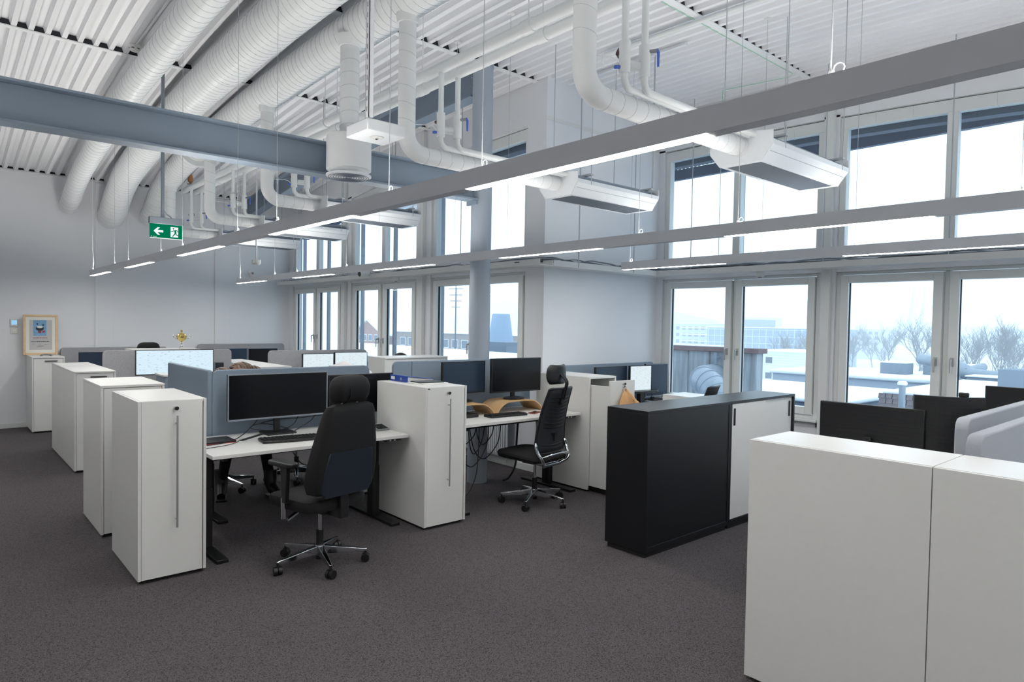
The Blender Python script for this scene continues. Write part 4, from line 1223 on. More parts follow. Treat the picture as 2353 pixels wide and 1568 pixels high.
def exec_chair(label, loc, face, a0):
    t = thing('office_chair', label, 'office chair', loc, R(face))
    chair_base(t, a0)
    loft([(0.03, 0, 0.405, 0.21, 0.20, 0.06, 0.0), (0.03, 0, 0.415, 0.245, 0.235, 0.08, 0), (0.03, 0, 0.455, 0.255, 0.245, 0.09, 0), (0.03, 0, 0.482, 0.245, 0.238, 0.09, -0.02), (0.025, 0, 0.495, 0.20, 0.20, 0.09, -0.02)]).build('seat', 'black_fab', t, world=False)
    bs = []
    for z, w, hd in ((0.530, 0.195, 0.045), (0.545, 0.232, 0.066), (0.61, 0.248, 0.076), (0.72, 0.244, 0.075), (0.85, 0.230, 0.066), (0.97, 0.210, 0.055), (1.06, 0.197, 0.045), (1.10, 0.18, 0.032), (1.115, 0.14, 0.016)):
        x = -0.205 - 0.19 * max(0, z - 0.60)
        bs.append((x, 0, z, hd, w, 0.04, -0.10))
    bk = loft(bs).build('backrest', 'black_fab', t, world=False)
    lb = []
    for z, w in ((0.520, 0.175), (0.56, 0.205), (0.68, 0.198), (0.805, 0.176), (0.81, 0.17)):
        x = -0.205 - 0.19 * max(0, z - 0.60) - 0.068
        lb.append((x, 0, z, 0.012, w, 0.011, -0.10))
    loft(lb).build('lumbar_shell', 'lumbar', bk, world=False)
    hs = []
    for z, w, hd, dx in ((1.118, 0.10, 0.03, 0.02), (1.128, 0.130, 0.050, 0.012), (1.165, 0.142, 0.064, 0.004), (1.22, 0.142, 0.068, 0.0), (1.265, 0.132, 0.058, 0.004), (1.287, 0.105, 0.038, 0.01), (1.296, 0.07, 0.016, 0.014)):
        hs.append((-0.295 + dx, 0, z, hd, w, 0.055, -0.15))
    hd_ = loft(hs, 8).build('headrest', 'black_fab', t, world=False)
    B().tube([(-0.295 + 0.067 * math.cos(q * 0.5236) , 0.045, 1.205 + 0.088 * math.sin(q * 0.5236)) for q in range(12)], 0.0035, 5, closed=True).build('stitching', 'black_pl', hd_, world=False)
    for s in (-1, 1):
        B().tube([(-0.285, s * 0.06, 1.05), (-0.295, s * 0.06, 1.16)], 0.007, 8).build('headrest_post', 'steel', t, world=False)
        armrest(t, s)
    B().hexa([(-0.26, -0.035, 0.36), (-0.10, -0.035, 0.36), (-0.10, 0.035, 0.36), (-0.26, 0.035, 0.36), (-0.255, -0.03, 0.56), (-0.225, -0.03, 0.56), (-0.225, 0.03, 0.56), (-0.255, 0.03, 0.56)]).build('back_arm', 'black_pl', t, world=False, bevel=0.006)
    B().tube([(-0.02, -0.13, 0.385), (0.0, -0.20, 0.375), (0.0, -0.25, 0.365)], [0.007, 0.006, 0.009], 8).build('lever', 'steel', t, world=False)
    return t
ch1 = exec_chair('black padded office chair with headrest at the nearest desk', (-4.205, 1.985, 0), 192, 12)
ch1b = exec_chair('black office chair headrest showing above the felt screen by the trophy', (-10.62, 2.30, -0.0), 182, 30)

def mesh_chair(label, loc, face, a0, headrest=True):
    t = thing('office_chair', label, 'office chair', loc, R(face))
    chair_base(t, a0)
    loft([(0.04, 0, 0.415, 0.20, 0.20, 0.06, 0.0), (0.04, 0, 0.425, 0.25, 0.235, 0.08, 0.03), (0.04, 0, 0.452, 0.262, 0.245, 0.09, 0.05), (0.04, 0, 0.470, 0.25, 0.236, 0.09, 0.05), (0.035, 0, 0.478, 0.20, 0.19, 0.09, 0.05)]).build('seat', 'black_fab', t, world=False)
    def bx(z):
        return -0.205 - 0.20 * max(0, z - 0.55) + 0.06 * math.sin((z - 0.5) / 0.58 * math.pi) * 0.5
    # frame and membrane
    vs, fs = [], []
    zs = lin(0.50, 1.075, 14)
    def wd(z): return 0.222 - 0.055 * (z - 0.50) / 0.575 - (0.03 * max(0, (0.56 - z) / 0.06))
    for z in zs:
        for y in lin(-1, 1, 8):
            vs.append((bx(z) + 0.035 * (y * y) , y * wd(z), z))
    for i in range(len(zs) - 1):
        for k in range(8):
            fs.append((i * 9 + k, i * 9 + k + 1, (i + 1) * 9 + k + 1, (i + 1) * 9 + k))
    pb = B().add(vs, fs)
    bk = pb.build('backrest', 'mesh_fab', t, world=False)
    sol = bk.modifiers.new('thick', 'SOLIDIFY'); sol.thickness = 0.012; sol.offset = 0
    edge = [(bx(z) + 0.035, wd(z), z) for z in zs] + [(bx(1.08) + 0.035 * y * y, y * wd(1.075), 1.08) for y in lin(0.9, -0.9, 6)] + [(bx(z) + 0.035, -wd(z), z) for z in reversed(zs)]
    B().tube(edge + [(bx(0.5) + 0.035 * y * y, y * wd(0.5), 0.495) for y in lin(-0.8, 0.8, 5)], 0.011, 8, closed=True).build('back_frame', 'black_pl', bk, world=False)
    for z in [0.545, 0.575] + [0.735 + 0.034 * i for i in range(9)]:
        hw = wd(z) * 0.86
        B().tube([(bx(z) + 0.035 * y * y - 0.008, y * hw, z - 0.012 * (1 - y * y)) for y in lin(-1, 1, 10)], 0.0055, 6).build('slat', 'black_pl', bk, world=False)
    # polished frame carrying the back
    fr = B()
    for s in (-1, 1):
        fr.tube(spline([(bx(0.58) + 0.03, s * 0.216, 0.60), (bx(0.54) + 0.012, s * 0.220, 0.53), (-0.235, s * 0.19, 0.43), (-0.19, s * 0.12, 0.385)], 5), [0.008] * 2 + [0.015] * 13 + [0.017], 10)
    fr.tube([(-0.19, y * 0.12, 0.382) for y in lin(-1, 1, 6)], 0.017, 10)
    fr.tube(spline([(-0.228, -0.20, 0.47), (-0.255, -0.1, 0.485), (-0.258, 0, 0.487), (-0.255, 0.1, 0.485), (-0.228, 0.20, 0.47)], 4), 0.014, 10)
    fr.build('back_bracket', 'chrome', t, world=False)
    B().box(-0.20, 0.06, -0.10, 0.10, 0.372, 0.418).build('seat_carrier', 'chrome', t, world=False, bevel=0.015)
    if headrest:
        hv, hf = [], []
        zz = lin(1.115, 1.285, 6)
        for z in zz:
            w = 0.135 * (1 - 0.28 * abs((z - 1.20) / 0.085) ** 4)
            for y in lin(-1, 1, 10):
                hv.append((bx(1.07) + 0.045 + 0.05 * y * y - 0.06 * abs(z - 1.20), y * w, z))
        for i in range(len(zz) - 1):
            for k in range(10):
                hf.append((i * 11 + k, i * 11 + k + 1, (i + 1) * 11 + k + 1, (i + 1) * 11 + k))
        h = B().add(hv, hf).build('headrest', 'black_pl', t, world=False)
        s_ = h.modifiers.new('thick', 'SOLIDIFY'); s_.thickness = 0.035; s_.offset = 0
        b_ = h.modifiers.new('soft', 'BEVEL'); b_.width = 0.012; b_.segments = 3; b_.limit_method = 'ANGLE'
        for s in (-0.012, 0.012):
            B().tube(spline([(bx(1.0) - 0.018, s, 0.98), (bx(1.05) - 0.022, s, 1.06), (bx(1.07) - 0.030, s, 1.14), (bx(1.07) + 0.030, s, 1.205)], 5), 0.009, 8).build('headrest_stalk', 'black_pl', t, world=False)
        B().box(bx(0.98) - 0.026, bx(0.98) - 0.006, -0.024, 0.024, 0.94, 1.06).build('stalk_guide', 'black_pl', t, world=False, bevel=0.004)
    else:
        for s in (-1, 1): armrest(t, s, 'black_pl')
    B().tube([(0.10, -0.13, 0.40), (0.16, -0.24, 0.385)], [0.007, 0.011], 8).build('lever', 'black_pl', t, world=False)
    B().box(bx(0.68) - 0.016, bx(0.68) - 0.008, -0.045, 0.045, 0.665, 0.675).build('lumbar_grip', 'black_pl', bk, world=False)
    B().box(bx(0.64) - 0.016, bx(0.64) - 0.008, -0.007, 0.007, 0.60, 0.665).build('lumbar_grip', 'black_pl', bk, world=False)
    return t
ch2 = mesh_chair('black mesh office chair with headrest and polished frame', (-4.43, 4.19, 0), 189, 41)
ch3 = mesh_chair('black mesh chair back showing above the black cabinets', (-3.75, 5.55, 0), 195, 10, False)
ch4 = mesh_chair('black office chair the brown-haired person sits on, polished star base', (-6.66, 2.13, 0), 0, 18, False)
ch5 = mesh_chair('office chair under the person in the white shirt', (-6.62, 2.86, 0), 10, 40, False)
ch6 = mesh_chair('office chair of the dark-haired person behind the white panel', (-7.42, 4.57, 0), 180, 0, False)

# ------------------------------------------------------------------ people
def figure(name, label, joints, edges, root, regions, mats, cat='person'):
    """skin-grown body: joints {key: (x,y,z,r)}; regions(p) -> material slot"""
    me = bpy.data.meshes.new('body')
    keys = list(joints)
    me.from_pydata([joints[k][:3] for k in keys], [(keys.index(a), keys.index(b_)) for a, b_ in edges], [])
    import bmesh
    bm = bmesh.new(); bm.from_mesh(me)
    lay = bm.verts.layers.skin.verify()
    bm.verts.ensure_lookup_table()
    for i, k in enumerate(keys):
        r = joints[k][3]
        bm.verts[i][lay].radius = (r, r)
        bm.verts[i][lay].use_root = (k == root)
    bm.to_mesh(me); bm.free()
    ob = bpy.data.objects.new('body', me)
    COL.objects.link(ob)
    ob.modifiers.new('skin', 'SKIN')
    sd = ob.modifiers.new('sub', 'SUBSURF'); sd.levels = 2; sd.render_levels = 2
    dg = bpy.context.evaluated_depsgraph_get()
    nm = bpy.data.meshes.new_from_object(ob.evaluated_get(dg))
    bpy.data.objects.remove(ob)
    nm.materials.clear()
    for m in mats: nm.materials.append(M[m])
    for p in nm.polygons:
        p.material_index = regions(p.center); p.use_smooth = True
    t = thing(name, label, cat, (joints[root][0], joints[root][1], 0))
    nm.transform(Matrix.Translation((-t.location.x, -t.location.y, 0)))
    o = bpy.data.objects.new('body', nm)
    COL.objects.link(o); o.parent = t
    return t
def hand(J, E, wrist, key, d, up):
    """palm and five unequal bent fingers from the wrist joint"""
    w = Vector(J[wrist][:3]); d = Vector(d).normalized(); s = d.cross(Vector(up)).normalized(); u = Vector(up)
    p = w + d * 0.075
    J[key] = (*p, 0.026); E.append((wrist, key))
    for i, (off, ln) in enumerate(((-0.030, 0.062), (-0.010, 0.078), (0.010, 0.074), (0.030, 0.056))):
        a = p + s * off + d * 0.03; b_ = a + d * ln * 0.5 - u * 0.006; c = b_ + d * ln * 0.4 - u * 0.022
        for q, (v, r) in enumerate(((a, 0.010), (b_, 0.009), (c, 0.008))):
            J['%s_%d%d' % (key, i, q)] = (*v, r)
        E += [(key, '%s_%d0' % (key, i)), ('%s_%d0' % (key, i), '%s_%d1' % (key, i)), ('%s_%d1' % (key, i), '%s_%d2' % (key, i))]
    a = w + d * 0.035 - s * 0.035; b_ = a + d * 0.03 - s * 0.018
    J[key + '_t0'] = (*a, 0.011); J[key + '_t1'] = (*b_, 0.009)
    E += [(key, key + '_t0'), (key + '_t0', key + '_t1')]
def seated(pel, chest, neck, head, kL, kR, aL, aR, toeL, toeR, eL, eR, wL, wR, sL, sR, hdir=(1, 0, 0)):
    J = {'pel': (*pel, 0.125), 'waist': (*((Vector(pel) + Vector(chest)) / 2), 0.115), 'chest': (*chest, 0.135), 'neck': (*neck, 0.052), 'hb': (*((Vector(neck) + Vector(head)) / 2), 0.062), 'head': (*head, 0.088),
         'crown': (head[0] - 0.01 * hdir[0], head[1] - 0.01 * hdir[1], head[2] + 0.05, 0.070), 'nose': (head[0] + 0.098 * hdir[0], head[1] + 0.098 * hdir[1], head[2] - 0.015, 0.013),
         'sL': (*sL, 0.062), 'sR': (*sR, 0.062), 'eL': (*eL, 0.045), 'eR': (*eR, 0.045), 'wL': (*wL, 0.029), 'wR': (*wR, 0.029),
         'kL': (*kL, 0.062), 'kR': (*kR, 0.062), 'aL': (*aL, 0.043), 'aR': (*aR, 0.043), 'tL': (*toeL, 0.034), 'tR': (*toeR, 0.034)}
    d = Vector(kL) - Vector(pel)
    for s, k in ((1, 'L'), (-1, 'R')):
        kk = Vector(J['k' + k][:3]); pp = Vector(pel)
        h = pp + (kk - pp) * 0.25; J['h' + k] = (h.x, h.y, h.z, 0.088)
    E = [('pel', 'waist'), ('waist', 'chest'), ('chest', 'neck'), ('neck', 'hb'), ('hb', 'head'), ('head', 'crown'), ('head', 'nose'), ('chest', 'sL'), ('chest', 'sR'), ('sL', 'eL'), ('sR', 'eR'), ('eL', 'wL'), ('eR', 'wR'),
         ('pel', 'hL'), ('pel', 'hR'), ('hL', 'kL'), ('hR', 'kR'), ('kL', 'aL'), ('kR', 'aR'), ('aL', 'tL'), ('aR', 'tR')]
    for k in 'LR':
        dd = Vector(J['w' + k][:3]) - Vector(J['e' + k][:3])
        hand(J, E, 'w' + k, 'hand' + k, dd, (0, 0, 1))
    return J, E
# brown-haired person leaning over the far side of the nearest desk pair
J, E = seated((-6.66, 2.17, 0.56), (-6.52, 2.18, 0.90), (-6.46, 2.19, 1.045), (-6.42, 2.20, 1.125), (-6.21, 2.36, 0.55), (-6.24, 2.06, 0.55), (-6.13, 2.40, 0.10), (-6.36, 2.03, 0.11), (-6.00, 2.42, 0.045), (-6.24, 1.99, 0.05),
              (-6.36, 2.44, 0.82), (-6.36, 1.94, 0.82), (-6.16, 2.34, 0.775), (-6.16, 2.02, 0.775), (-6.52, 2.36, 0.98), (-6.52, 2.00, 0.98))
def rg1(c):
    if c.z > 1.055: return 1
    if c.x > -6.17 and 0.74 < c.z < 0.83: return 1
    return 0
p1 = figure('person', 'person with brown hair in black clothes behind the nearest felt screen', J, E, 'pel', rg1, ['cloth_k', 'skin'])
hb = B().ball((-6.43, 2.235, 1.125), 0.125, 0.115, 0.105, 20, 12)
hb.ball((-6.44, 2.335, 1.09), 0.10, 0.085, 0.105, 16, 10)
hb.ball((-6.45, 2.07, 1.105), 0.10, 0.085, 0.080, 16, 10)
hr = hb.build('hair', 'hair_b', p1)
for i in range(34):
    r_ = random.Random(i)
    y = 1.985 + i * 0.0128
    cz, ry, cy_, rz = (1.125, 0.115, 2.235, 0.105) if 2.125 < y < 2.335 else ((1.105, 0.085, 2.07, 0.080) if y <= 2.125 else (1.09, 0.085, 2.335, 0.105))
    u = max(-0.97, min(0.97, (y - cy_) / ry)); hz = math.sqrt(1 - u * u)
    pts = []
    for q in range(7):
        a = math.pi * (0.12 + 0.76 * q / 6)
        pts.append((-6.43 - 0.125 * hz * math.cos(math.pi - a) * -1, y + 0.02 * (q - 3) / 3 + r_.uniform(-0.006, 0.006), cz + (rz * hz + r_.uniform(-0.001, 0.005)) * math.sin(a)))
    B().tube(spline(pts, 3), [0.004] * 3 + [0.008] * 13 + [0.004] * 3, 5).build('hair_lock', 'hair_b' if i % 4 else 'hair_d', hr)
for k in ('L', 'R'):
    a = Vector(J['a' + k][:3]); tt = Vector(J['t' + k][:3])
    bt = B().tube([a + Vector((-0.01, 0, 0.14)), a + Vector((0, 0, 0.02)), a + (tt - a) * 0.35 + Vector((0, 0, -0.01)), tt + (tt - a) * 0.25], [0.060, 0.058, 0.052, 0.036], 14)
    bo = bt.build('boot', 'black_pl', p1)
    B().box(-0.16, 0.09, -0.045, 0.045, 0, 0.02).rot(math.atan2(tt.y - a.y, tt.x - a.x)).move((tt.x, tt.y, 0)).build('sole', 'black_pl', bo, bevel=0.008)
# person in white shirt and jeans leaning on the low cabinet
J, E = seated((-6.44, 2.83, 0.55), (-6.47, 3.16, 0.95), (-6.36, 3.33, 1.04), (-6.24, 3.30, 1.015), (-5.86, 2.72, 0.60), (-6.02, 2.90, 0.58), (-5.42, 2.695, 0.12), (-5.98, 2.88, 0.12), (-5.30, 2.61, 0.05), (-5.84, 2.86, 0.05),
              (-6.28, 3.58, 0.86), (-6.30, 3.00, 0.84), (-6.12, 3.50, 0.80), (-6.20, 2.86, 0.79), (-6.42, 3.50, 1.05), (-6.44, 3.20, 1.07), (0.8, -0.2, -0.5))
J['sL'] = (-6.42, 3.56, 1.09, 0.095); J['back'] = (-6.44, 3.42, 1.165, 0.16)
E.append(('chest', 'back'))
def rg2(c):
    if c.z < 0.10: return 3
    if c.z < 0.66 and c.y < 3.08: return 1
    if c.x > -6.33 and c.z > 0.90 and c.x < -6.0 and c.y < 3.42: return 2
    if c.x > -6.16 and 0.74 < c.z < 0.88: return 2
    return 0
p2 = figure('person', 'person in white shirt and blue jeans hunched behind the right monitor', J, E, 'pel', rg2, ['shirt_w', 'jeans', 'skin', 'shoe_g'])
B().ball((-6.25, 3.30, 1.02), 0.10, 0.098, 0.085, 16, 9).build('hair', 'hair_d', p2)
jl = B().tube([(-5.44, 2.70, 0.075), (-5.445, 2.70, 0.14), (-5.52, 2.705, 0.26), (-5.66, 2.71, 0.42), (-5.84, 2.72, 0.60)], [0.066, 0.064, 0.068, 0.076, 0.085], 18)
tl = jl.build('trouser_leg', 'jeans', p2)
B().tube([(-5.44, 2.70, 0.072), (-5.44, 2.70, 0.080)], 0.0675, 18).build('hem', 'bezel', tl)
sh = B().tube([(-5.47, 2.72, 0.06), (-5.42, 2.69, 0.062), (-5.36, 2.65, 0.05), (-5.30, 2.61, 0.042), (-5.26, 2.585, 0.038)], [0.040, 0.048, 0.046, 0.040, 0.022], 14)
so = sh.build('shoe', 'shoe_g', p2)
B().box(-0.11, 0.13, -0.045, 0.045, 0, 0.022).rot(math.atan2(-0.09, 0.14)).move((-5.38, 2.655, 0)).build('sole', 'paper', so, bevel=0.008)
# dark-haired person behind the white panel
J, E = seated((-7.36, 4.57, 0.56), (-7.36, 4.57, 0.90), (-7.37, 4.57, 1.05), (-7.39, 4.57, 1.135), (-7.82, 4.68, 0.56), (-7.82, 4.46, 0.56), (-7.80, 4.68, 0.10), (-7.80, 4.46, 0.10), (-7.93, 4.69, 0.045), (-7.93, 4.45, 0.045),
              (-7.52, 4.80, 0.80), (-7.52, 4.34, 0.80), (-7.78, 4.70, 0.80), (-7.78, 4.44, 0.80), (-7.37, 4.76, 0.99), (-7.37, 4.38, 0.99), (-1, 0, 0))
p3 = figure('person', 'person whose short dark hair shows over the white panel', J, E, 'pel', lambda c: 1 if c.z > 1.03 or (c.x < -7.76 and 0.76 < c.z < 0.84) else 0, ['cloth_k', 'skin'])
hh = B().ball((-7.38, 4.57, 1.150), 0.112, 0.100, 0.098, 20, 12).build('hair', 'hair_d', p3)

# ------------------------------------------------------------------ monitors
def monitor(label, c, w, h, yaw, m_scr, m_bez='black_pl', zdesk=0.74, bez=0.008, base=(0.24, 0.20), curve=0.0, back_ribs=0, group='computer monitors', stand=True, mark=False, round_base=False):
    """local: screen faces +x; c = centre of the panel"""
    t = thing('monitor', label, 'monitor', (c[0], c[1], zdesk), R(yaw), group)
    zc = c[2] - zdesk
    n = 12 if curve else 1
    def sx(y): return curve * (y / (w / 2)) ** 2
    def slab(y0, y1, z0, z1, x0, x1):
        b = B()
        ys = lin(y0, y1, n)
        for a, q in zip(ys[:-1], ys[1:]):
            b.hexa([(x0 + sx(a), a, z0), (x1 + sx(a), a, z0), (x1 + sx(q), q, z0), (x0 + sx(q), q, z0), (x0 + sx(a), a, z1), (x1 + sx(a), a, z1), (x1 + sx(q), q, z1), (x0 + sx(q), q, z1)])
        return b
    slab(-w / 2, w / 2, zc - h / 2, zc + h / 2, -0.022, 0.006).build('shell', 'black_pl', t, world=False, bevel=0 if curve else 0.003)
    fr = slab(-w / 2, w / 2, zc + h / 2 - bez, zc + h / 2, 0.006, 0.011)
    fr.v += []
    f2 = slab(-w / 2, w / 2, zc - h / 2, zc - h / 2 + bez * 1.6, 0.006, 0.011); fr.add(f2.v, f2.f)
    fr.box(0.006 + sx(-w / 2), 0.011 + sx(-w / 2), -w / 2, -w / 2 + bez, zc - h / 2 + bez * 1.6, zc + h / 2 - bez)
    fr.box(0.006 + sx(w / 2), 0.011 + sx(w / 2), w / 2 - bez, w / 2, zc - h / 2 + bez * 1.6, zc + h / 2 - bez)
    fr.build('bezel', m_bez, t, world=False, smooth=False)
    s = slab(-w / 2 + bez, w / 2 - bez, zc - h / 2 + bez * 1.6, zc + h / 2 - bez, 0.006, 0.0085).build('screen', m_scr, t, world=False, smooth=bool(curve))
    if not back_ribs: B().box(-0.045, -0.022, -w * 0.2, w * 0.2, zc - h * 0.28, zc + h * 0.22).build('electronics_box', 'black_pl', t, world=False, bevel=0.008)
    if back_ribs:
        rb = B()
        for i in range(back_ribs):
            z = zc - h / 2 + 0.02 + (h - 0.04) * i / (back_ribs - 1)
            q = slab(-w / 2 + 0.01, w / 2 - 0.01, z - 0.0022, z + 0.0022, -0.0245, -0.022); rb.add(q.v, q.f)
        rb.build('back_rib', 'black_met', t, world=False, smooth=False)['kind'] = 'stuff'
    if mark:
        B().box(0.0112, 0.0114, w / 2 - 0.05, w / 2 - 0.015, zc - h / 2 + 0.003, zc - h / 2 + 0.009).build('maker_mark', 'key_lt', t, world=False, smooth=False)
    if stand:
        B().hexa([(-0.065, -0.025, 0.01), (-0.045, -0.025, 0.01), (-0.045, 0.025, 0.01), (-0.065, 0.025, 0.01), (-0.065, -0.025, zc), (-0.045, -0.025, zc), (-0.045, 0.025, zc), (-0.065, 0.025, zc)]).build('stand_neck', 'black_pl', t, world=False, bevel=0.003)
        if round_base:
            B().lathe([(0.105, 0), (0.108, 0.006), (0.095, 0.014), (0.03, 0.022)], (-0.03, 0, 0), 28, 0.9, 1.1).build('stand_base', 'black_pl', t, world=False)
        else:
            B().prism([(p - 0.03, q) for p, q in rrect(base[1], base[0], 0.02)], 'z', 0, 0.012).build('stand_base', 'black_pl', t, world=False, bevel=0.003)
    return t
monitor('ultrawide black monitor with grey bezel on the nearest desk', (-5.19, 2.10, 1.045), 0.805, 0.357, 0, 'scr_off', 'bezel', 0.74)
monitor('black monitor behind the padded headrest on the nearest desk', (-5.195, 2.825, 1.019), 0.615, 0.338, 0, 'scr_off', 'black_pl', 0.74, mark=True)
monitor('dark monitor at left on the plywood riser, next to the white cabinet', (-5.03, 3.81, 1.128), 0.53, 0.305, 4, 'scr_blue', 'black_pl', 0.898, round_base=True)
monitor('black monitor at right on the plywood riser, in front of column', (-4.93, 4.385, 1.138), 0.628, 0.335, -2, 'scr_off', 'black_pl', 0.902, round_base=True)
monitor('wide monitor with pale blue lit screen in the middle row', (-8.72, 2.247, 1.112), 0.868, 0.30, 0, 'scr_on', 'black_pl', 0.73)
monitor('lit white monitor in the middle row, left of a pair', (-8.72, 4.07, 1.045), 0.475, 0.28, 4, 'scr_on2', 'black_pl', 0.73)
monitor('lit white monitor in the middle row, right of a pair', (-8.70, 4.56, 1.052), 0.50, 0.29, -3, 'scr_on2', 'black_pl', 0.73)
monitor('dark blue monitor at the end wall below the certificate side screen', (-11.6, 1.93, 0.96), 0.52, 0.30, 0, 'scr_blue', 'black_pl', 0.73)
monitor('dark blue monitor at the end wall, left of a pair near windows', (-11.6, 3.86, 0.99), 0.52, 0.31, 0, 'scr_blue', 'bezel', 0.73)
monitor('black monitor at the end wall, right of a pair near windows', (-11.6, 4.39, 0.985), 0.52, 0.31, 0, 'scr_off', 'bezel', 0.73)
monitor('dark monitor on the desk by the white return wall, left one', (-4.95, 5.85, 1.02), 0.54, 0.31, 0, 'scr_blue', 'black_pl', 0.74)
monitor('lit document screen on a stand above the tan jacket', (-4.86, 6.27, 1.03), 0.345, 0.30, -8, 'scr_on2', 'black_pl', 0.895, stand=False)
monitor('dark glossy monitor by the window, right of the lit document screen', (-4.95, 6.70, 0.985), 0.40, 0.40, -4, 'scr_blue', 'bezel', 0.74)
monitor('wide black monitor seen from behind over the foreground cabinets', (-1.625, 4.40, 0.985), 0.60, 0.39, 92, 'scr_off', 'black_pl', 0.74, back_ribs=16)
monitor('curved black monitor seen from behind beside the light grey felt screens', (-1.215, 4.47, 1.065), 0.36, 0.40, 118, 'scr_off', 'black_pl', 0.74, curve=0.055, back_ribs=18, stand=False)
monitor('black monitor back with sockets at the right picture edge', (-1.06, 5.72, 1.08), 0.56, 0.36, 90, 'scr_off', 'black_pl', 0.74)
desk('desk by the right windows behind the light grey felt screens', -1.75, 0.25, 5.58, 6.35, 0.74)
# document stand below the lit screen
st = thing('screen_stand', 'black platform stand holding the lit document screen', 'stand', (-4.86, 6.27, 0.74))
B().prism([(p - 4.84, q + 6.27) for p, q in rrect(0.22, 0.50, 0.10)], 'z', 0.868, 0.893).build('platform', 'black_pl', st, bevel=0.004)
B().box(-4.88, -4.82, 6.23, 6.31, 0.752, 0.868).build('post', 'black_pl', st, bevel=0.004)
B().box(-4.96, -4.74, 6.15, 6.39, 0.74, 0.752).build('base', 'black_pl', st, bevel=0.003)
B().tube(spline([(-4.80, 6.38, 0.868), (-4.79, 6.41, 0.83), (-4.80, 6.36, 0.79), (-4.82, 6.31, 0.77)], 5), 0.004, 6).build('cable', 'cable_k', st)
wc = thing('webcam', 'small black webcam on the curved monitor back', 'webcam', (-1.16, 4.5, 1.265))
B().box(-1.185, -1.135, 4.485, 4.515, 1.266, 1.293).build('body', 'black_pl', wc, bevel=0.006)

# plywood monitor risers
def riser(label, yc, w, x0=-5.13, x1=-4.83, zd=0.78, top_z=0.897):
    t = thing('monitor_riser', label, 'monitor stand', ((x0 + x1) / 2, yc, zd), 0, 'bent plywood monitor risers')
    th = 0.010
    o = spline([(yc - w / 2, 0, zd + 0.001), (yc - w / 2 + 0.05, 0, zd + 0.06), (yc - w / 2 + 0.13, 0, top_z - th), (yc - w / 2 + 0.22, 0, top_z - 0.002), (yc, 0, top_z), (yc + w / 2 - 0.22, 0, top_z - 0.002), (yc + w / 2 - 0.13, 0, top_z - th), (yc + w / 2 - 0.05, 0, zd + 0.06), (yc + w / 2, 0, zd + 0.001)], 6)
    vs, fs = [], []
    N = len(o)
    for i, p in enumerate(o):
        a, c = o[max(i - 1, 0)], o[min(i + 1, N - 1)]
        d = Vector((c.x - a.x, c.z - a.z)).normalized(); nn = Vector((d.y, -d.x)) * th
        q = (p.x + nn.x, max(p.z + nn.y, zd + 0.0005))
        vs += [(x0, p.x, p.z), (x1, p.x, p.z), (x1, q[0], q[1]), (x0, q[0], q[1])]
    for i in range(N - 1):
        for k in range(4):
            l = (k + 1) % 4
            fs.append((i * 4 + k, i * 4 + l, (i + 1) * 4 + l, (i + 1) * 4 + k))
    fs += [(3, 2, 1, 0), tuple((N - 1) * 4 + k for k in range(4))]
    B().add(vs, fs).build('shelf', 'wood', t)
    return t
riser('bent plywood riser under the right monitor', 4.365, 0.62)
riser('bent plywood riser under the left monitor, half behind the cabinet', 3.735, 0.62)

# ------------------------------------------------------------------ things on desks
def keyboard(label, x, y, z, yaw, w, d, tilt=0.05, ergo=False):
    t = thing('keyboard', label, 'keyboard', (x, y, z), R(yaw))
    pl = [(p, q) for p, q in rrect(d, w, 0.02)]
    if ergo:
        pl = [(p + 0.03 * (1 - (q / (w / 2)) ** 2) * (1 if p < 0 else -0.3), q) for p, q in pl]
        pl = []
        for q in lin(-w / 2, w / 2, 12): pl.append((-d / 2 - 0.025 * math.cos(q / (w / 2) * 1.5), q))
        for q in lin(w / 2, -w / 2, 12): pl.append((d / 2 + 0.02 * math.cos(q / (w / 2) * 1.5), q))
    B().prism(pl, 'z', 0.001, 0.020).build('base', 'black_pl', t, world=False, bevel=0.004)
    first = None
    for r_ in range(5):
        for c_ in range(15):
            o_ = None
            if first is None:
                first = B().box(-0.0075, 0.0075, -0.0085, 0.0085, 0, 0.006).build('key', 'black_met', t, world=False, bevel=0.0015); o_ = first
            else:
                o_ = first.copy(); COL.objects.link(o_); o_.parent = t
            o_.location = (-d * 0.36 + r_ * d * 0.17, -w * 0.46 + (c_ + 0.15 * r_ / 3) * w * 0.92 / 14.4, 0.020)
    if ergo:
        for s in (-1, 1):
            for k in range(4):
                B().box(-d / 2 - 0.015, -d / 2 - 0.008, s * 0.05 + k * 0.014 - 0.025, s * 0.05 + k * 0.014 - 0.015, 0.020, 0.0225).build('media_key', 'key_lt', t, world=False, smooth=False)
    return t
keyboard('black curved keyboard on the nearest desk', -4.86, 2.055, 0.74, -8, 0.44, 0.17, ergo=True)
keyboard('black flat keyboard in front of the plywood risers', -4.70, 4.06, 0.78, -4, 0.43, 0.135)
nb = thing('notebook', 'black notebook with red edge at the left end of the nearest desk', 'notebook', (-5.08, 1.58, 0.74))
B().box(-5.20, -4.99, 1.44, 1.70, 0.7405, 0.744).build('red_cover', 'red_b', nb, bevel=0.001)
B().box(-5.205, -4.995, 1.445, 1.70, 0.744, 0.757).build('pages', 'black_pl', nb, bevel=0.002)
pn = thing('ruler', 'dark blue ruler lying left of the curved keyboard', 'ruler', (-5.10, 1.85, 0.74))
B().box(-0.014, 0.014, -0.15, 0.15, 0, 0.007).rot(R(40)).move((-5.12, 1.86, 0.7405)).build('bar', 'lumbar', pn, bevel=0.002)
B().box(-0.010, 0.010, -0.13, 0.13, 0.007, 0.0085).rot(R(40)).move((-5.12, 1.86, 0.7405)).build('scale_strip', 'black_pl', pn, smooth=False)
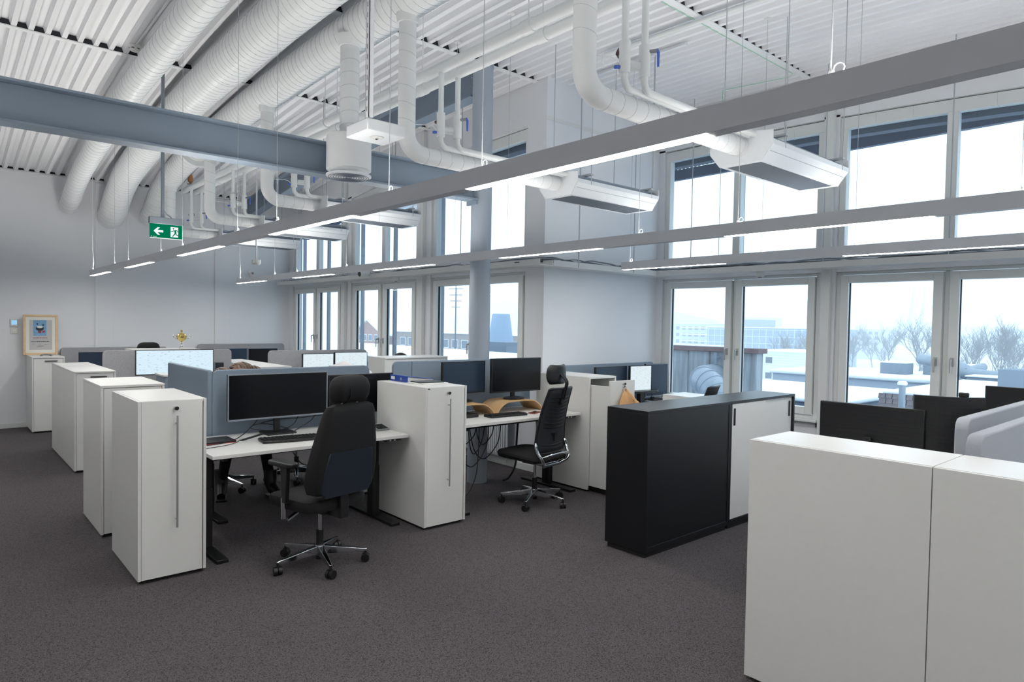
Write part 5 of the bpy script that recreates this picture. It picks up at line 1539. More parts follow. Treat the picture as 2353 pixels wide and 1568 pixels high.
cal = thing('calculator', 'grey desk calculator leaning by the white cabinet on the nearest desk', 'calculator', (-4.87, 2.84, 0.74))
B().hexa([(-0.07, -0.055, 0), (0.07, -0.055, 0), (0.07, 0.055, 0), (-0.07, 0.055, 0), (-0.07, -0.055, 0.04), (0.07, -0.055, 0.014), (0.07, 0.055, 0.014), (-0.07, 0.055, 0.04)]).move((-4.90, 2.835, 0.7405)).build('case', 'grey_pl', cal, bevel=0.003)
for i in range(5):
    for j in range(4):
        x = -0.035 + i * 0.022; y = -0.036 + j * 0.024; z = 0.027 - x * 0.1857 + 0.0005
        B().box(x - 0.008, x + 0.008, y - 0.0085, y + 0.0085, z - 0.002, z + 0.005).move((-4.90, 2.835, 0.7405)).build('key', 'black_pl', cal, bevel=0.001)
B().box(-0.062, -0.048, -0.045, 0.045, 0.036, 0.041).move((-4.90, 2.835, 0.7405)).build('display', 'key_lt', cal, smooth=False)
ph = thing('pen_tray', 'small dark tray with a pale bottle beside the calculator', 'tray', (-4.95, 2.72, 0.74))
B().box(-5.03, -4.90, 2.66, 2.765, 0.7405, 0.752).build('tray', 'lumbar', ph, bevel=0.003)
B().box(-5.025, -5.005, 2.665, 2.76, 0.752, 0.80).build('back_rest', 'lumbar', ph, bevel=0.003)
B().lathe([(0.013, 0), (0.013, 0.05), (0.007, 0.058), (0.007, 0.072)], (-4.95, 2.735, 0.752), 14).build('bottle', 'teal', ph)
mp = thing('smartphone', 'phone lying right of the flat keyboard', 'phone', (-4.69, 4.45, 0.78))
B().prism([(p, q) for p, q in rrect(0.075, 0.15, 0.012)], 'z', 0.0005, 0.009).rot(R(20)).move((-4.70, 4.43, 0.78)).build('case', 'ink_red', mp, bevel=0.002)
B().prism([(p, q) for p, q in rrect(0.068, 0.142, 0.010)], 'z', 0.009, 0.0096).rot(R(20)).move((-4.70, 4.43, 0.78)).build('glass', 'scr_off', mp, smooth=False)
dk = thing('docking_station', 'black docking station under the left plywood riser', 'docking station', (-4.88, 3.72, 0.78))
B().box(-4.98, -4.78, 3.60, 3.80, 0.7805, 0.812).build('body', 'black_pl', dk, bevel=0.005)
B().box(-4.779, -4.777, 3.64, 3.66, 0.79, 0.798).build('port', 'grey_pl', dk, smooth=False)
bd = thing('ring_binder', 'blue ring binder lying on the middle white cabinet', 'binder', (-5.0, 3.15, 1.132))
B().box(-5.08, -4.80, 3.04, 3.045, 1.1325, 1.185).move((0, 0.0, 0)).build('spine', 'blue_pl', bd, bevel=0.001)
bd2 = B().box(-5.08, -4.80, 3.045, 3.32, 1.1325, 1.135)
bd2.hexa([(-5.08, 3.045, 1.182), (-4.80, 3.045, 1.182), (-4.80, 3.32, 1.150), (-5.08, 3.32, 1.150), (-5.08, 3.045, 1.185), (-4.80, 3.045, 1.185), (-4.80, 3.32, 1.153), (-5.08, 3.32, 1.153)])
bd2.build('cover', 'blue_pl', bd, bevel=0.0008)
B().hexa([(-5.07, 3.05, 1.1355), (-4.81, 3.05, 1.1355), (-4.81, 3.31, 1.1355), (-5.07, 3.31, 1.1355), (-5.07, 3.05, 1.178), (-4.81, 3.05, 1.178), (-4.81, 3.31, 1.148), (-5.07, 3.31, 1.148)]).build('paper_stack', 'paper', bd, smooth=False)
B().box(-5.06, -5.00, 3.0385, 3.0399, 1.145, 1.172).build('label_card', 'paper', bd, smooth=False)
B().cyl((-4.90, 3.0395, 1.158), (-4.90, 3.037, 1.158), 0.013, n=16).build('finger_ring', 'steel', bd)
pf = thing('paper_folder', 'loose papers and dark folder beside the blue binder', 'papers', (-4.72, 3.14, 1.132))
B().box(-4.78, -4.57, 3.02, 3.30, 1.1325, 1.139).rot(R(9), 'z', (-4.67, 3.15, 0)).build('sheet', 'paper', pf, smooth=False)
B().box(-4.79, -4.62, 3.06, 3.29, 1.139, 1.147).rot(R(-6), 'z', (-4.7, 3.15, 0)).build('folder', 'lumbar', pf, smooth=False)
sk = thing('label_sticker', 'tiny dark label sticker on the corner of the middle cabinet', 'sticker', (-4.35, 2.95, 1.12))
B().box(-4.3505, -4.3492, 2.945, 2.965, 1.116, 1.124).build('card', 'ink', sk, smooth=False)
bt = thing('drinking_bottle', 'pale teal bottle standing beside the white panel near the window', 'bottle', (-6.80, 3.80, 1.0))
bt.location = (-5.85, 3.66, 0)
B().lathe([(0.033, 0.0), (0.036, 0.01), (0.036, 0.13), (0.030, 0.16), (0.016, 0.185), (0.016, 0.20)], (-5.85, 3.66, 0.7305), 18).build('body', 'teal', bt)
B().lathe([(0.018, 0), (0.018, 0.025)], (-5.85, 3.66, 0.931), 14).build('cap', 'grey_pl', bt)
bt2 = thing('drinking_bottle', 'tall clear teal bottle behind the right monitor top edge', 'bottle', (-8.35, 4.70, 0.73))
B().lathe([(0.035, 0.0), (0.038, 0.01), (0.038, 0.26), (0.030, 0.30), (0.017, 0.335), (0.017, 0.36)], (-8.36, 4.755, 0.7305), 18).build('body', 'teal', bt2)
B().lathe([(0.020, 0), (0.020, 0.03)], (-8.36, 4.755, 1.0905), 14).build('cap', 'grey_pl', bt2)

# loose cables of the nearest desk
def cable(name, label, pts, r=0.0035, m='cable_k', k=6):
    t = thing(name, label, 'cable', pts[0])
    B().tube(spline(pts, k), r, 6).build('cord', m, t)
    return t
cable('cable', 'black cable looping from the ultrawide monitor down to the desk', [(-5.23, 1.98, 0.92), (-5.24, 1.93, 0.84), (-5.20, 1.86, 0.79), (-5.15, 1.80, 0.765), (-5.08, 1.72, 0.747), (-4.98, 1.60, 0.746), (-4.95, 1.48, 0.746)])
cable('cable', 'black cable curling behind the ultrawide monitor foot', [(-5.26, 2.30, 0.90), (-5.24, 2.24, 0.80), (-5.22, 2.12, 0.762), (-5.23, 1.98, 0.77), (-5.22, 1.88, 0.80), (-5.20, 1.94, 0.83), (-5.24, 2.05, 0.81), (-5.26, 2.2, 0.765)])
cable('cable', 'black cable hanging from the right end of the ultrawide monitor', [(-5.24, 2.44, 0.89), (-5.22, 2.38, 0.82), (-5.20, 2.28, 0.775), (-5.15, 2.20, 0.748), (-5.02, 2.14, 0.747), (-4.97, 2.10, 0.752)])
cable('cable', 'black cable draped across the felt behind both nearest monitors', [(-5.34, 1.95, 0.80), (-5.35, 2.15, 0.83), (-5.36, 2.35, 0.825), (-5.36, 2.6, 0.835), (-5.34, 2.75, 0.80), (-5.3, 2.85, 0.76)])
cable('cable', 'thin cable crossing the nearest desk to the notebook', [(-5.04, 1.74, 0.747), (-4.95, 1.68, 0.745), (-4.88, 1.58, 0.745), (-4.84, 1.44, 0.745)], 0.0025)
for i, (a, c, dz) in enumerate(((3.75, 4.05, 0.42), (3.85, 4.0, 0.30), (3.95, 4.12, 0.22), (3.70, 3.9, 0.20), (3.9, 4.2, 0.36))):
    cable('cable', ('black cable hanging in a loop below the riser desk, the lowest' if i == 0 else 'black cable loop below the riser desk, %s' % ('second lowest', 'beside the radiator', 'nearest the cabinet', 'in front of the column foot')[i - 1]),
          [(-4.98 - 0.02 * i, a, 0.69), (-5.0, a + 0.02, 0.69 - dz * 0.7), (-5.0, (a + c) / 2, 0.69 - dz), (-4.98, c, 0.69 - dz * 0.6), (-4.96, c + 0.02, 0.69)], 0.005)
cable('cable', 'black cable running from the riser desk down onto the floor', [(-5.0, 3.98, 0.68), (-4.98, 3.96, 0.4), (-4.95, 3.90, 0.16), (-4.92, 3.75, 0.02), (-4.95, 3.55, 0.008)], 0.005)
cable('cable', 'thick black cable bundle at the right leg of the nearest desk', [(-5.05, 2.72, 0.65), (-5.04, 2.70, 0.55), (-5.0, 2.74, 0.45), (-4.96, 2.80, 0.39)], 0.011)
cable('cable', 'black cable dangling under the nearest desk behind the armrest', [(-4.92, 2.10, 0.63), (-4.90, 2.16, 0.54), (-4.88, 2.26, 0.52), (-4.90, 2.36, 0.58), (-4.92, 2.40, 0.64)], 0.004)
cable('cable', 'thick black hose beside the radiator under the riser desk', [(-5.15, 4.62, 0.68), (-5.15, 4.60, 0.4), (-5.14, 4.58, 0.18), (-5.17, 4.52, 0.05), (-5.2, 4.46, 0.02)], 0.011)

# radiator under the window
rd = thing('radiator', 'white ribbed panel radiator under the window behind the column', 'radiator', (-6.6, 4.95, 0.12))
B().box(-7.30, -5.68, 4.93, 4.945, 0.12, 0.60).build('back_sheet', 'rad', rd, bevel=0.003)
f0 = None
for i in range(44):
    x = -7.27 + i * 0.036
    if f0 is None:
        f0 = B().box(-0.012, 0.012, -0.018, 0.0, 0.14, 0.58).build('rib', 'rad', rd, world=False, bevel=0.006); o = f0
    else:
        o = f0.copy(); COL.objects.link(o); o.parent = rd
    o.location = (x - rd.location.x, 4.930 - rd.location.y, -rd.location.z)
B().box(-7.31, -5.67, 4.92, 4.985, 0.60, 0.612).build('top_grille', 'rad', rd, bevel=0.003)
B().cyl((-5.72, 4.955, 0.05), (-5.72, 4.955, 0.16), 0.009, n=8).build('pipe', 'rad', rd)
B().box(-7.29, -7.25, 4.945, 5.039, 0.2, 0.24).build('bracket', 'rad', rd, smooth=False)

# framed certificate, thermostat and switch on the end wall, trophy, phone
fp = thing('framed_certificate', 'framed certificate with blue picture leaning on the farthest cabinet', 'picture', (-11.92, 1.245, 1.066))
ya, yb, za, zb_ = 1.035, 1.455, 1.066, 1.655
fb = B(); w_ = 0.030
fb.box(-11.95, -11.92, ya, ya + w_, za, zb_); fb.box(-11.95, -11.92, yb - w_, yb, za, zb_); fb.box(-11.95, -11.92, ya + w_, yb - w_, zb_ - w_, zb_); fb.box(-11.95, -11.92, ya + w_, yb - w_, za, za + w_)
fb.build('frame', 'frame_wood', fp, bevel=0.004)
B().box(-11.948, -11.932, ya + w_, yb - w_, za + w_, zb_ - w_).build('mount', 'mount', fp, smooth=False)
sh_ = B().box(-11.932, -11.9305, ya + 0.075, yb - 0.07, za + 0.075, zb_ - 0.075).build('sheet', 'print_grey', fp, smooth=False)
def pr(y0, y1, z0, z1, m, name, x=-11.9305):
    B().box(x, x + 0.0008, y0, y1, z0, z1).build(name, m, sh_, smooth=False)
pr(1.155, 1.315, 1.345, 1.575, 'print_blue', 'picture_field')
for (yc, zc, ry, rz, m, nm) in ((1.235, 1.455, 0.050, 0.036, 'ink', 'blot'), (1.235, 1.475, 0.036, 0.018, 'paper', 'blot'), (1.232, 1.405, 0.020, 0.020, 'ink_red', 'blot'), (1.28, 1.408, 0.016, 0.018, 'ink_red', 'blot'), (1.205, 1.52, 0.010, 0.014, 'ink', 'blot'), (1.275, 1.505, 0.014, 0.010, 'ink', 'blot')):
    dxx = {'ink': 0.0009, 'paper': 0.0016, 'ink_red': 0.0012}[m]
    B().prism([(yc + ry * math.cos(q * 0.5236), zc + rz * math.sin(q * 0.5236)) for q in range(12)], 'x', -11.9305 + dxx, -11.9305 + dxx + 0.0004).build(nm, m, sh_, smooth=False)
def textline(y0, y1, z, h, m, seed):
    r_ = random.Random(seed); y = y0; b = B()
    while y < y1:
        wd_ = r_.uniform(0.006, 0.02)
        b.box(-11.9304, -11.9298, y, min(y + wd_, y1), z, z + h * r_.uniform(0.7, 1.0)); y += wd_ + 0.004
    b.build('print_line', m, sh_, smooth=False)
textline(1.155, 1.325, 1.310, 0.012, 'ink_red', 1)
textline(1.145, 1.33, 1.295, 0.004, 'grey_pl', 2)
textline(1.13, 1.35, 1.255, 0.012, 'ink', 3)
textline(1.14, 1.18, 1.222, 0.006, 'grey_pl', 4); textline(1.22, 1.25, 1.222, 0.006, 'grey_pl', 5); textline(1.29, 1.34, 1.216, 0.006, 'grey_pl', 6)
textline(1.20, 1.28, 1.192, 0.010, 'ink', 7)
dp = thing('desk_phone', 'grey handset lying in front of the framed certificate', 'phone', (-11.6, 1.27, 1.065))
B().tube(spline([(-11.46, 1.20, 1.078), (-11.50, 1.23, 1.088), (-11.50, 1.28, 1.090), (-11.47, 1.33, 1.080)], 4), [0.014] * 3 + [0.010] * 7 + [0.014] * 3, 10).build('handset', 'grey_pl', dp)
B().box(-11.56, -11.44, 1.19, 1.34, 1.0655, 1.070).build('cradle', 'paper', dp, bevel=0.001)
th_ = thing('thermostat', 'small white wall thermostat with blue display', 'thermostat', (XW, 0.94, 1.53))
B().box(XW, XW + 0.02, 0.895, 0.985, 1.475, 1.59).build('case', 'cab', th_, bevel=0.005)
B().box(XW + 0.02, XW + 0.021, 0.908, 0.972, 1.505, 1.570).build('display', 'display_blue', th_, smooth=False)
ls = thing('light_switch', 'white light switch below the thermostat', 'switch', (XW, 0.94, 1.42))
B().box(XW, XW + 0.012, 0.898, 0.982, 1.375, 1.462).build('plate', 'cab', ls, bevel=0.003)
B().box(XW + 0.012, XW + 0.016, 0.920, 0.960, 1.397, 1.440).build('rocker', 'cab_edge', ls, bevel=0.002)
tr = thing('trophy_cup', 'gold and silver trophy cup with two handles', 'trophy', (-9.6, 2.545, 1.232))
tx, ty, tz = -9.6, 2.545, 1.2325
B().lathe([(0.030, 0), (0.030, 0.022), (0.026, 0.024)], (tx, ty, tz), 20).build('base', 'marble', tr)
B().lathe([(0.024, 0.024), (0.020, 0.032), (0.010, 0.045), (0.009, 0.062), (0.016, 0.07), (0.008, 0.082), (0.012, 0.092)], (tx, ty, tz), 20).build('stem', 'silver', tr)
B().lathe([(0.012, 0.092), (0.030, 0.105), (0.052, 0.128), (0.060, 0.155), (0.062, 0.168), (0.058, 0.168)], (tx, ty, tz), 24).build('bowl', 'gold', tr)
B().lathe([(0.060, 0.168), (0.054, 0.185), (0.036, 0.203), (0.014, 0.212), (0.008, 0.222), (0.014, 0.234), (0.014, 0.244), (0.005, 0.254)], (tx, ty, tz), 24).build('lid', 'gold', tr)
for s in (-1, 1):
    B().tube(spline([(tx, ty + s * 0.055, tz + 0.130), (tx, ty + s * 0.085, tz + 0.140), (tx, ty + s * 0.104, tz + 0.170), (tx, ty + s * 0.092, tz + 0.188), (tx, ty + s * 0.072, tz + 0.176), (tx, ty + s * 0.060, tz + 0.160)], 5), 0.0045, 8).build('handle', 'silver', tr)
bag = thing('storage_box', 'small dark upright box standing by the pale blue monitor', 'box', (-8.42, 2.65, 0.73))
B().box(-8.45, -8.38, 2.60, 2.70, 0.7305, 1.105).build('body', 'lumbar', bag, bevel=0.006)
B().box(-8.449, -8.381, 2.601, 2.699, 1.105, 1.112).build('lid', 'black_pl', bag, bevel=0.003)

# ------------------------------------------------------------------ outdoors
GZ = -11.0
gr = struct(B().box(-900, 500, 7.6, 1100, GZ - 1, GZ).build('ground', 'snow_dirty', smooth=False))
def snow_roof(t, x0, x1, y0, y1, z, th=0.12, ov=0.15):
    B().box(x0 - ov, x1 + ov, y0 - ov, y1 + ov, z, z + th).build('snow_cover', 'snow', t, bevel=th * 0.35)

# snowy boarded roof terrace next door, beyond the left windows
t = thing('rooftop_annex', 'snow-covered flat annex with weathered blue board front outside left windows', 'building', (-25, 13, GZ))
B().box(-44, -10.9, 9.75, 17, GZ, 0.42).build('wall', 'board_blue', t, smooth=False)
B().box(-44, -10.9, 9.9, 17, 0.42, 0.50).build('snow_cover', 'snow', t, bevel=0.03)
B().box(-44, -10.9, 9.60, 9.80, 0.46, 0.62).build('top_rail', 'bld_grey', t, smooth=False)
f0 = None
for i in range(95):
    x = -11.1 - i * 0.205
    if f0 is None:
        f0 = B().box(-0.095, 0.095, -0.02, 0.02, -1.9, 0.47).build('board', 'board_blue', t, world=False, smooth=False); o = f0
    else:
        o = f0.copy(); COL.objects.link(o); o.parent = t
    o.location = (x + 25, 9.70 - 13 + (0.012 if i % 3 else 0.0), -GZ)
cn = thing('roof_cowl', 'blue-grey tapered ventilation cowl on the snowy roof beyond the column', 'chimney', (-25.98, 22, 0.5))
B().lathe([(0.66, 0), (0.64, 0.05), (0.46, 1.38), (0.42, 1.42)], (-25.98, 22, 0.70), 28).build('cowl', 'galv_cone', cn)
B().box(-27.2, -24.6, 21.2, 22.8, GZ, 0.70).build('base', 'bld_grey', cn, smooth=False)
for (x, yy, z0, z1, lab) in ((-33.95, 25, GZ, 4.0, 'tall thin antenna mast seen left of the column'), (-22.6, 24, GZ, 1.9, 'short antenna mast seen right of the column')):
    m_ = thing('antenna_mast', lab, 'antenna', (x, yy, z0))
    B().cyl((x, yy, z0), (x, yy, z1), 0.07, 0.04, n=8).build('pole', 'bld_grey', m_)
    for k in range(4):
        zz = z1 - 0.25 - k * 0.38
        B().cyl((x - 0.5 + 0.1 * k, yy - 0.2, zz), (x + 0.5 - 0.1 * k, yy + 0.2, zz), 0.02, n=6).build('element', 'bld_grey', m_)
def facade(t, x0, x1, y, z0, z1, nx, nz, m='win_dark', ww=0.6, wh=0.55, d=0.06):
    for i in range(nx):
        for j in range(nz):
            cx_ = x0 + (x1 - x0) * (i + 0.5) / nx; cz_ = z0 + (z1 - z0) * (j + 0.5) / nz
            hw_, hh_ = (x1 - x0) / nx * ww / 2, (z1 - z0) / nz * wh / 2
            w = B()
            w.box(cx_ - hw_ - 0.08, cx_ + hw_ + 0.08, y - d, y - 0.001, cz_ - hh_ - 0.08, cz_ - hh_); w.box(cx_ - hw_ - 0.08, cx_ + hw_ + 0.08, y - d, y - 0.001, cz_ + hh_, cz_ + hh_ + 0.08)
            w.box(cx_ - hw_ - 0.08, cx_ - hw_, y - d, y - 0.001, cz_ - hh_, cz_ + hh_); w.box(cx_ + hw_, cx_ + hw_ + 0.08, y - d, y - 0.001, cz_ - hh_, cz_ + hh_)
            wo = w.build('window', 'bld_white', t, smooth=False)
            B().box(cx_ - hw_, cx_ + hw_, y - d * 0.5, y - 0.001, cz_ - hh_, cz_ + hh_).build('pane', m, wo, smooth=False)
t = thing('low_building', 'long low brown building with a row of windows behind the snowy roof', 'building', (-100, 76, GZ))
B().box(-118, -62, 72, 86, GZ, -0.45).build('wall', 'bld_brown', t, smooth=False)
snow_roof(t, -118, -62, 72, 86, -0.45, 0.28, 0.6)
facade(t, -117, -64, 72, -3.6, -1.0, 18, 1)
t = thing('gabled_house', 'red brick house with a tall snowy gable outside the left windows', 'building', (-126, 80, GZ))
B().prism([(-132.6, GZ), (-120, GZ), (-120, -1.2), (-126.3, 1.8), (-132.6, -1.2)], 'y', 70, 84).build('wall', 'bld_red', t, smooth=False)
rf = B()
rf.hexa([(-133.2, 69.6, -1.45), (-126.3, 69.6, 1.85), (-126.3, 84.4, 1.85), (-133.2, 84.4, -1.45), (-133.2, 69.6, -1.15), (-126.3, 69.6, 2.15), (-126.3, 84.4, 2.15), (-133.2, 84.4, -1.15)])
rf.hexa([(-126.3, 69.6, 1.85), (-119.4, 69.6, -1.45), (-119.4, 84.4, -1.45), (-126.3, 84.4, 1.85), (-126.3, 69.6, 2.15), (-119.4, 69.6, -1.15), (-119.4, 84.4, -1.15), (-126.3, 84.4, 2.15)])
rf.build('snow_roof', 'snow', t, smooth=False)
facade(t, -131, -121.6, 70, -5.2, -0.8, 4, 2)
t = thing('gabled_house', 'pale house with snowy roof far left outside the windows', 'building', (-165, 92, GZ))
B().prism([(-174, GZ), (-158, GZ), (-158, -1.6), (-166, 1.6), (-174, -1.6)], 'y', 88, 104).build('wall', 'bld_pale', t, smooth=False)
rf = B()
rf.hexa([(-175, 87.5, -2.0), (-166, 87.5, 1.6), (-166, 104.5, 1.6), (-175, 104.5, -2.0), (-175, 87.5, -1.7), (-166, 87.5, 1.9), (-166, 104.5, 1.9), (-175, 104.5, -1.7)])
rf.hexa([(-166, 87.5, 1.6), (-157, 87.5, -2.0), (-157, 104.5, -2.0), (-166, 104.5, 1.6), (-166, 87.5, 1.9), (-157, 87.5, -1.7), (-157, 104.5, -1.7), (-166, 104.5, 1.9)])
rf.build('snow_roof', 'snow', t, smooth=False)
facade(t, -172, -160, 88, -6, -1.8, 5, 2)

# stained concrete wall with the big silver duct elbow outside the right windows
t = thing('concrete_parapet', 'stained concrete wall with rust-brown coping outside the right windows', 'wall', (-8.9, 13.1, GZ))
for i in range(6):
    x1_ = -7.06 - i * 0.56
    B().box(x1_ - 0.552, x1_, 13.0, 13.25, -4, 1.10).build('concrete_panel', 'concrete', t, bevel=0.01)
B().box(-10.4, -7.06, 13.02, 13.24, GZ, -4).build('footing', 'concrete', t, smooth=False)
B().box(-10.46, -7.0, 12.93, 13.32, 1.10, 1.20).build('coping', 'rust', t, bevel=0.01)
B().box(-10.4, -7.6, 12.96, 13.29, 1.20, 1.235).build('snow_cover', 'snow', t, bevel=0.012)
e = thing('duct_elbow', 'large silver-blue segmented duct elbow in front of the concrete wall', 'duct', (-7.5, 12, 0.5))
pth = [(-8.05, 12.98, 0.56), (-7.85, 12.3, 0.56)] + [(-7.72 + 0.62 * math.sin(q) , 11.95 - 0.25 * math.sin(q), 0.56 - 0.62 * (1 - math.cos(q))) for q in lin(0.15, 1.5, 6)] + [(-7.08, 11.66, -0.9), (-7.08, 11.66, -2.5)]
B().tube(pth, 0.275, 24).build('pipe', 'galv', e)
for q in pth[2:-1]:
    i_ = pth.index(q); d_ = (Vector(pth[i_ + 1]) - Vector(pth[i_ - 1])).normalized()
    B().tube([Vector(q) - d_ * 0.012, Vector(q) + d_ * 0.012], 0.284, 24).build('segment_ring', 'galv', e)
for (x, z) in ((-7.95, 0.98), (-7.62, 1.0)):
    B().cyl((x, 12.98, z), (x, 12.85, z), 0.04, n=8).build('bracket', 'bld_grey', e)
    B().cyl((x, 12.85, z - 0.14), (x, 12.85, z + 0.1), 0.03, n=8).build('stud', 'bld_grey', e)

t = thing('white_house', 'white two-storey house with snowy roof beyond the concrete wall', 'building', (-55.5, 115, GZ))
B().box(-59.8, -51.2, 110, 122, GZ, -2.55).build('wall', 'bld_white', t, smooth=False)
for k in range(12):
    B().box(-59.82, -51.18, 109.96, 110, -8.0 + k * 0.44, -7.97 + k * 0.44).build('cladding_joint', 'bld_pale', t, smooth=False)
snow_roof(t, -59.8, -51.2, 110, 122, -2.55, 0.25, 0.4)
facade(t, -58.6, -56.4, 109.96, -4.7, -3.3, 1, 1, ww=0.55, wh=0.75)
facade(t, -58.6, -56.4, 109.96, -7.4, -6.0, 1, 1, ww=0.55, wh=0.75)
facade(t, -53.0, -51.8, 109.96, -8.0, -5.6, 1, 3, ww=0.7, wh=0.7)
t = thing('snowy_shed', 'low snow-covered shed roof below the white house', 'building', (-12, 27, GZ))
B().box(-17.0, -9.2, 22.5, 28.5, GZ, -0.86).build('wall', 'bld_grey', t, smooth=False)
snow_roof(t, -17.0, -9.2, 22.5, 28.5, -0.86, 0.16, 0.2)
t = thing('apartment_block', 'pale apartment block on the horizon, left part of the right windows', 'building', (-145, 226, GZ))
B().box(-158, -131, 220, 238, GZ, 2.6).build('wall', 'bld_pale', t, smooth=False)
snow_roof(t, -158, -131, 220, 238, 2.6, 0.3, 0.3)
facade(t, -157, -132, 220, -8, 2.2, 9, 4)
for k in range(4):
    B().box(-151, -138, 218.6, 220, -6.6 + k * 2.5, -6.2 + k * 2.5).build('balcony', 'bld_white', t, smooth=False)
t = thing('apartment_block', 'white terraced apartment block left of the pale one on horizon', 'building', (-170, 232, GZ))
B().box(-176, -160, 226, 244, GZ, 1.2).build('wall', 'bld_white', t, smooth=False)
facade(t, -175, -161, 226, -8, 0.8, 5, 4)
t = thing('office_block', 'long grey-blue glass office block on the horizon at right windows', 'building', (-100, 206, GZ))
B().box(-127, -86, 200, 220, GZ, 1.4).build('wall', 'bld_glass', t, smooth=False)
snow_roof(t, -127, -86, 200, 220, 1.4, 0.3, 0.3)
B().box(-118, -110, 205, 214, 1.7, 4.2).build('plant_room', 'bld_grey', t, smooth=False)
for k in range(18):
    B().box(-126.5 + k * 2.3, -126.3 + k * 2.3, 199.8, 200, -8, 1.2).build('mullion', 'bld_pale', t, smooth=False)
for k in range(5):
    B().box(-127, -86, 199.85, 200, -8 + k * 2.2, -7.8 + k * 2.2).build('floor_band', 'bld_pale', t, smooth=False)
t = thing('office_block', 'distant pale office block left of the bridge pylons', 'building', (-116, 305, GZ))
B().box(-123, -108, 300, 316, GZ, 1.6).build('wall', 'bld_pale', t, smooth=False)
facade(t, -122.5, -108.5, 300, -8, 1.2, 6, 4)
for (x0, x1, y0, h, lab) in ((-260, -215, 330, 4.5, 'far hazy block, first from the left on the horizon'), (-205, -180, 340, 7.0, 'far hazy block, second from the left on the horizon'), (-95, -70, 420, 3.0, 'far hazy block behind the trees')):
    t = thing('distant_block', lab, 'building', ((x0 + x1) / 2, y0, GZ))
    B().box(x0, x1, y0, y0 + 18, GZ, h).build('wall', 'bld_pale', t, smooth=False)
    facade(t, x0 + 1, x1 - 1, y0, -8, h - 0.5, 8, 5)

# neighbouring low roofs below the right windows
t = thing('flat_roof_building', 'snow-covered flat roof with white fascia outside the right windows', 'building', (-11, 38, GZ))
B().box(-16, -6.2, 31, 36.5, GZ, -0.55).build('wall', 'bld_pale', t, smooth=False)
snow_roof(t, -16, -6.2, 31, 36.5, -0.55, 0.18, 0.15)
for (x, yy, w_, h_) in ((-11.3, 33, 1.1, 0.5), (-9.6, 34, 1.6, 0.45), (-8.3, 32.5, 0.7, 0.55)):
    u = B().box(x - w_ / 2, x + w_ / 2, yy, yy + 0.9, -0.37, -0.37 + h_).build('roof_unit', 'bld_grey', t, bevel=0.02)
    B().box(x - w_ / 2, x + w_ / 2, yy, yy + 0.9, -0.37 + h_, -0.31 + h_).build('snow_cap', 'snow', u, bevel=0.02)
t = thing('tiled_roof_building', 'snowy roof with brown tiled parapet below the right windows', 'building', (-4.4, 21, GZ))
B().box(-6.5, -2.2, 18.15, 25, GZ, 0.02).build('wall', 'bld_grey', t, smooth=False)
snow_roof(t, -6.5, -2.2, 18.3, 25, 0.02, 0.07, 0.0)
f0 = None
for r_ in range(5):
    for c_ in range(28):
        if f0 is None:
            f0 = B().box(-0.085, 0.085, -0.02, 0.02, -0.065, 0.065).build('roof_tile', 'roof_tile', t, world=False, smooth=False); o = f0
        else:
            o = f0.copy(); COL.objects.link(o); o.parent = t
        o.location = (-6.5 + 0.075 + c_ * 0.156 + (0.03 if r_ % 2 else 0) + 4.4, 18.10 - 0.05 * r_ - 21, -0.02 - r_ * 0.125 - GZ)
        o.rotation_euler = (R(-22), 0, 0)
B().box(-4.9, -4.1, 22, 23, 0.09, 0.62).build('roof_unit', 'bld_grey', t, bevel=0.02)
ck = thing('flue_pipe', 'slim galvanised flue pipe rising in front of the tiled parapet', 'chimney', (-4.95, 15, GZ))
B().cyl((-4.95, 15, -3), (-4.95, 15, 0.52), 0.062, n=16).build('pipe', 'galv', ck)
B().lathe([(0.085, 0), (0.095, 0.04), (0.07, 0.075)], (-4.95, 15, 0.52), 16).build('cap', 'snow', ck)
t = thing('snowy_roof_deck', 'low snowy roof deck right below the windows', 'building', (-6, 12, GZ))
B().box(-10.5, 2.0, 13.6, 17.9, GZ, -0.75).build('wall', 'bld_pale', t, smooth=False)
snow_roof(t, -10.5, 2.0, 13.6, 17.9, -0.75, 0.12, 0.0)
for i, (x, yy, lab) in enumerate(((-6.35, 15.4, 'round black rooftop fan on the snowy roof, left one'), (-4.75, 14.6, 'round black rooftop fan on the snowy roof, right one'))):
    f = thing('rooftop_fan', lab, 'fan', (x, yy, -0.63))
    B().tube(arc((x, yy, -0.10), 0.42, 0, 2 * math.pi * 23 / 24, 23, 'xy'), 0.022, 6, closed=True).build('guard_ring', 'black_met', f)
    B().tube(arc((x, yy, -0.10), 0.26, 0, 2 * math.pi * 23 / 24, 23, 'xy'), 0.014, 6, closed=True).build('guard_ring', 'black_met', f)
    for q in range(6):
        a = q * math.pi / 3
        B().cyl((x + 0.08 * math.cos(a), y * 0 + yy + 0.08 * math.sin(a), -0.09), (x + 0.42 * math.cos(a), yy + 0.42 * math.sin(a), -0.10), 0.015, n=6).build('spoke', 'black_met', f)
    B().cyl((x, yy, -0.20), (x, yy, -0.03), 0.10, n=14).build('motor', 'bld_grey', f)
    B().box(x - 0.5, x + 0.5, yy - 0.5, yy + 0.5, -0.63, -0.20).build('plinth', 'bld_pale', f, bevel=0.02)
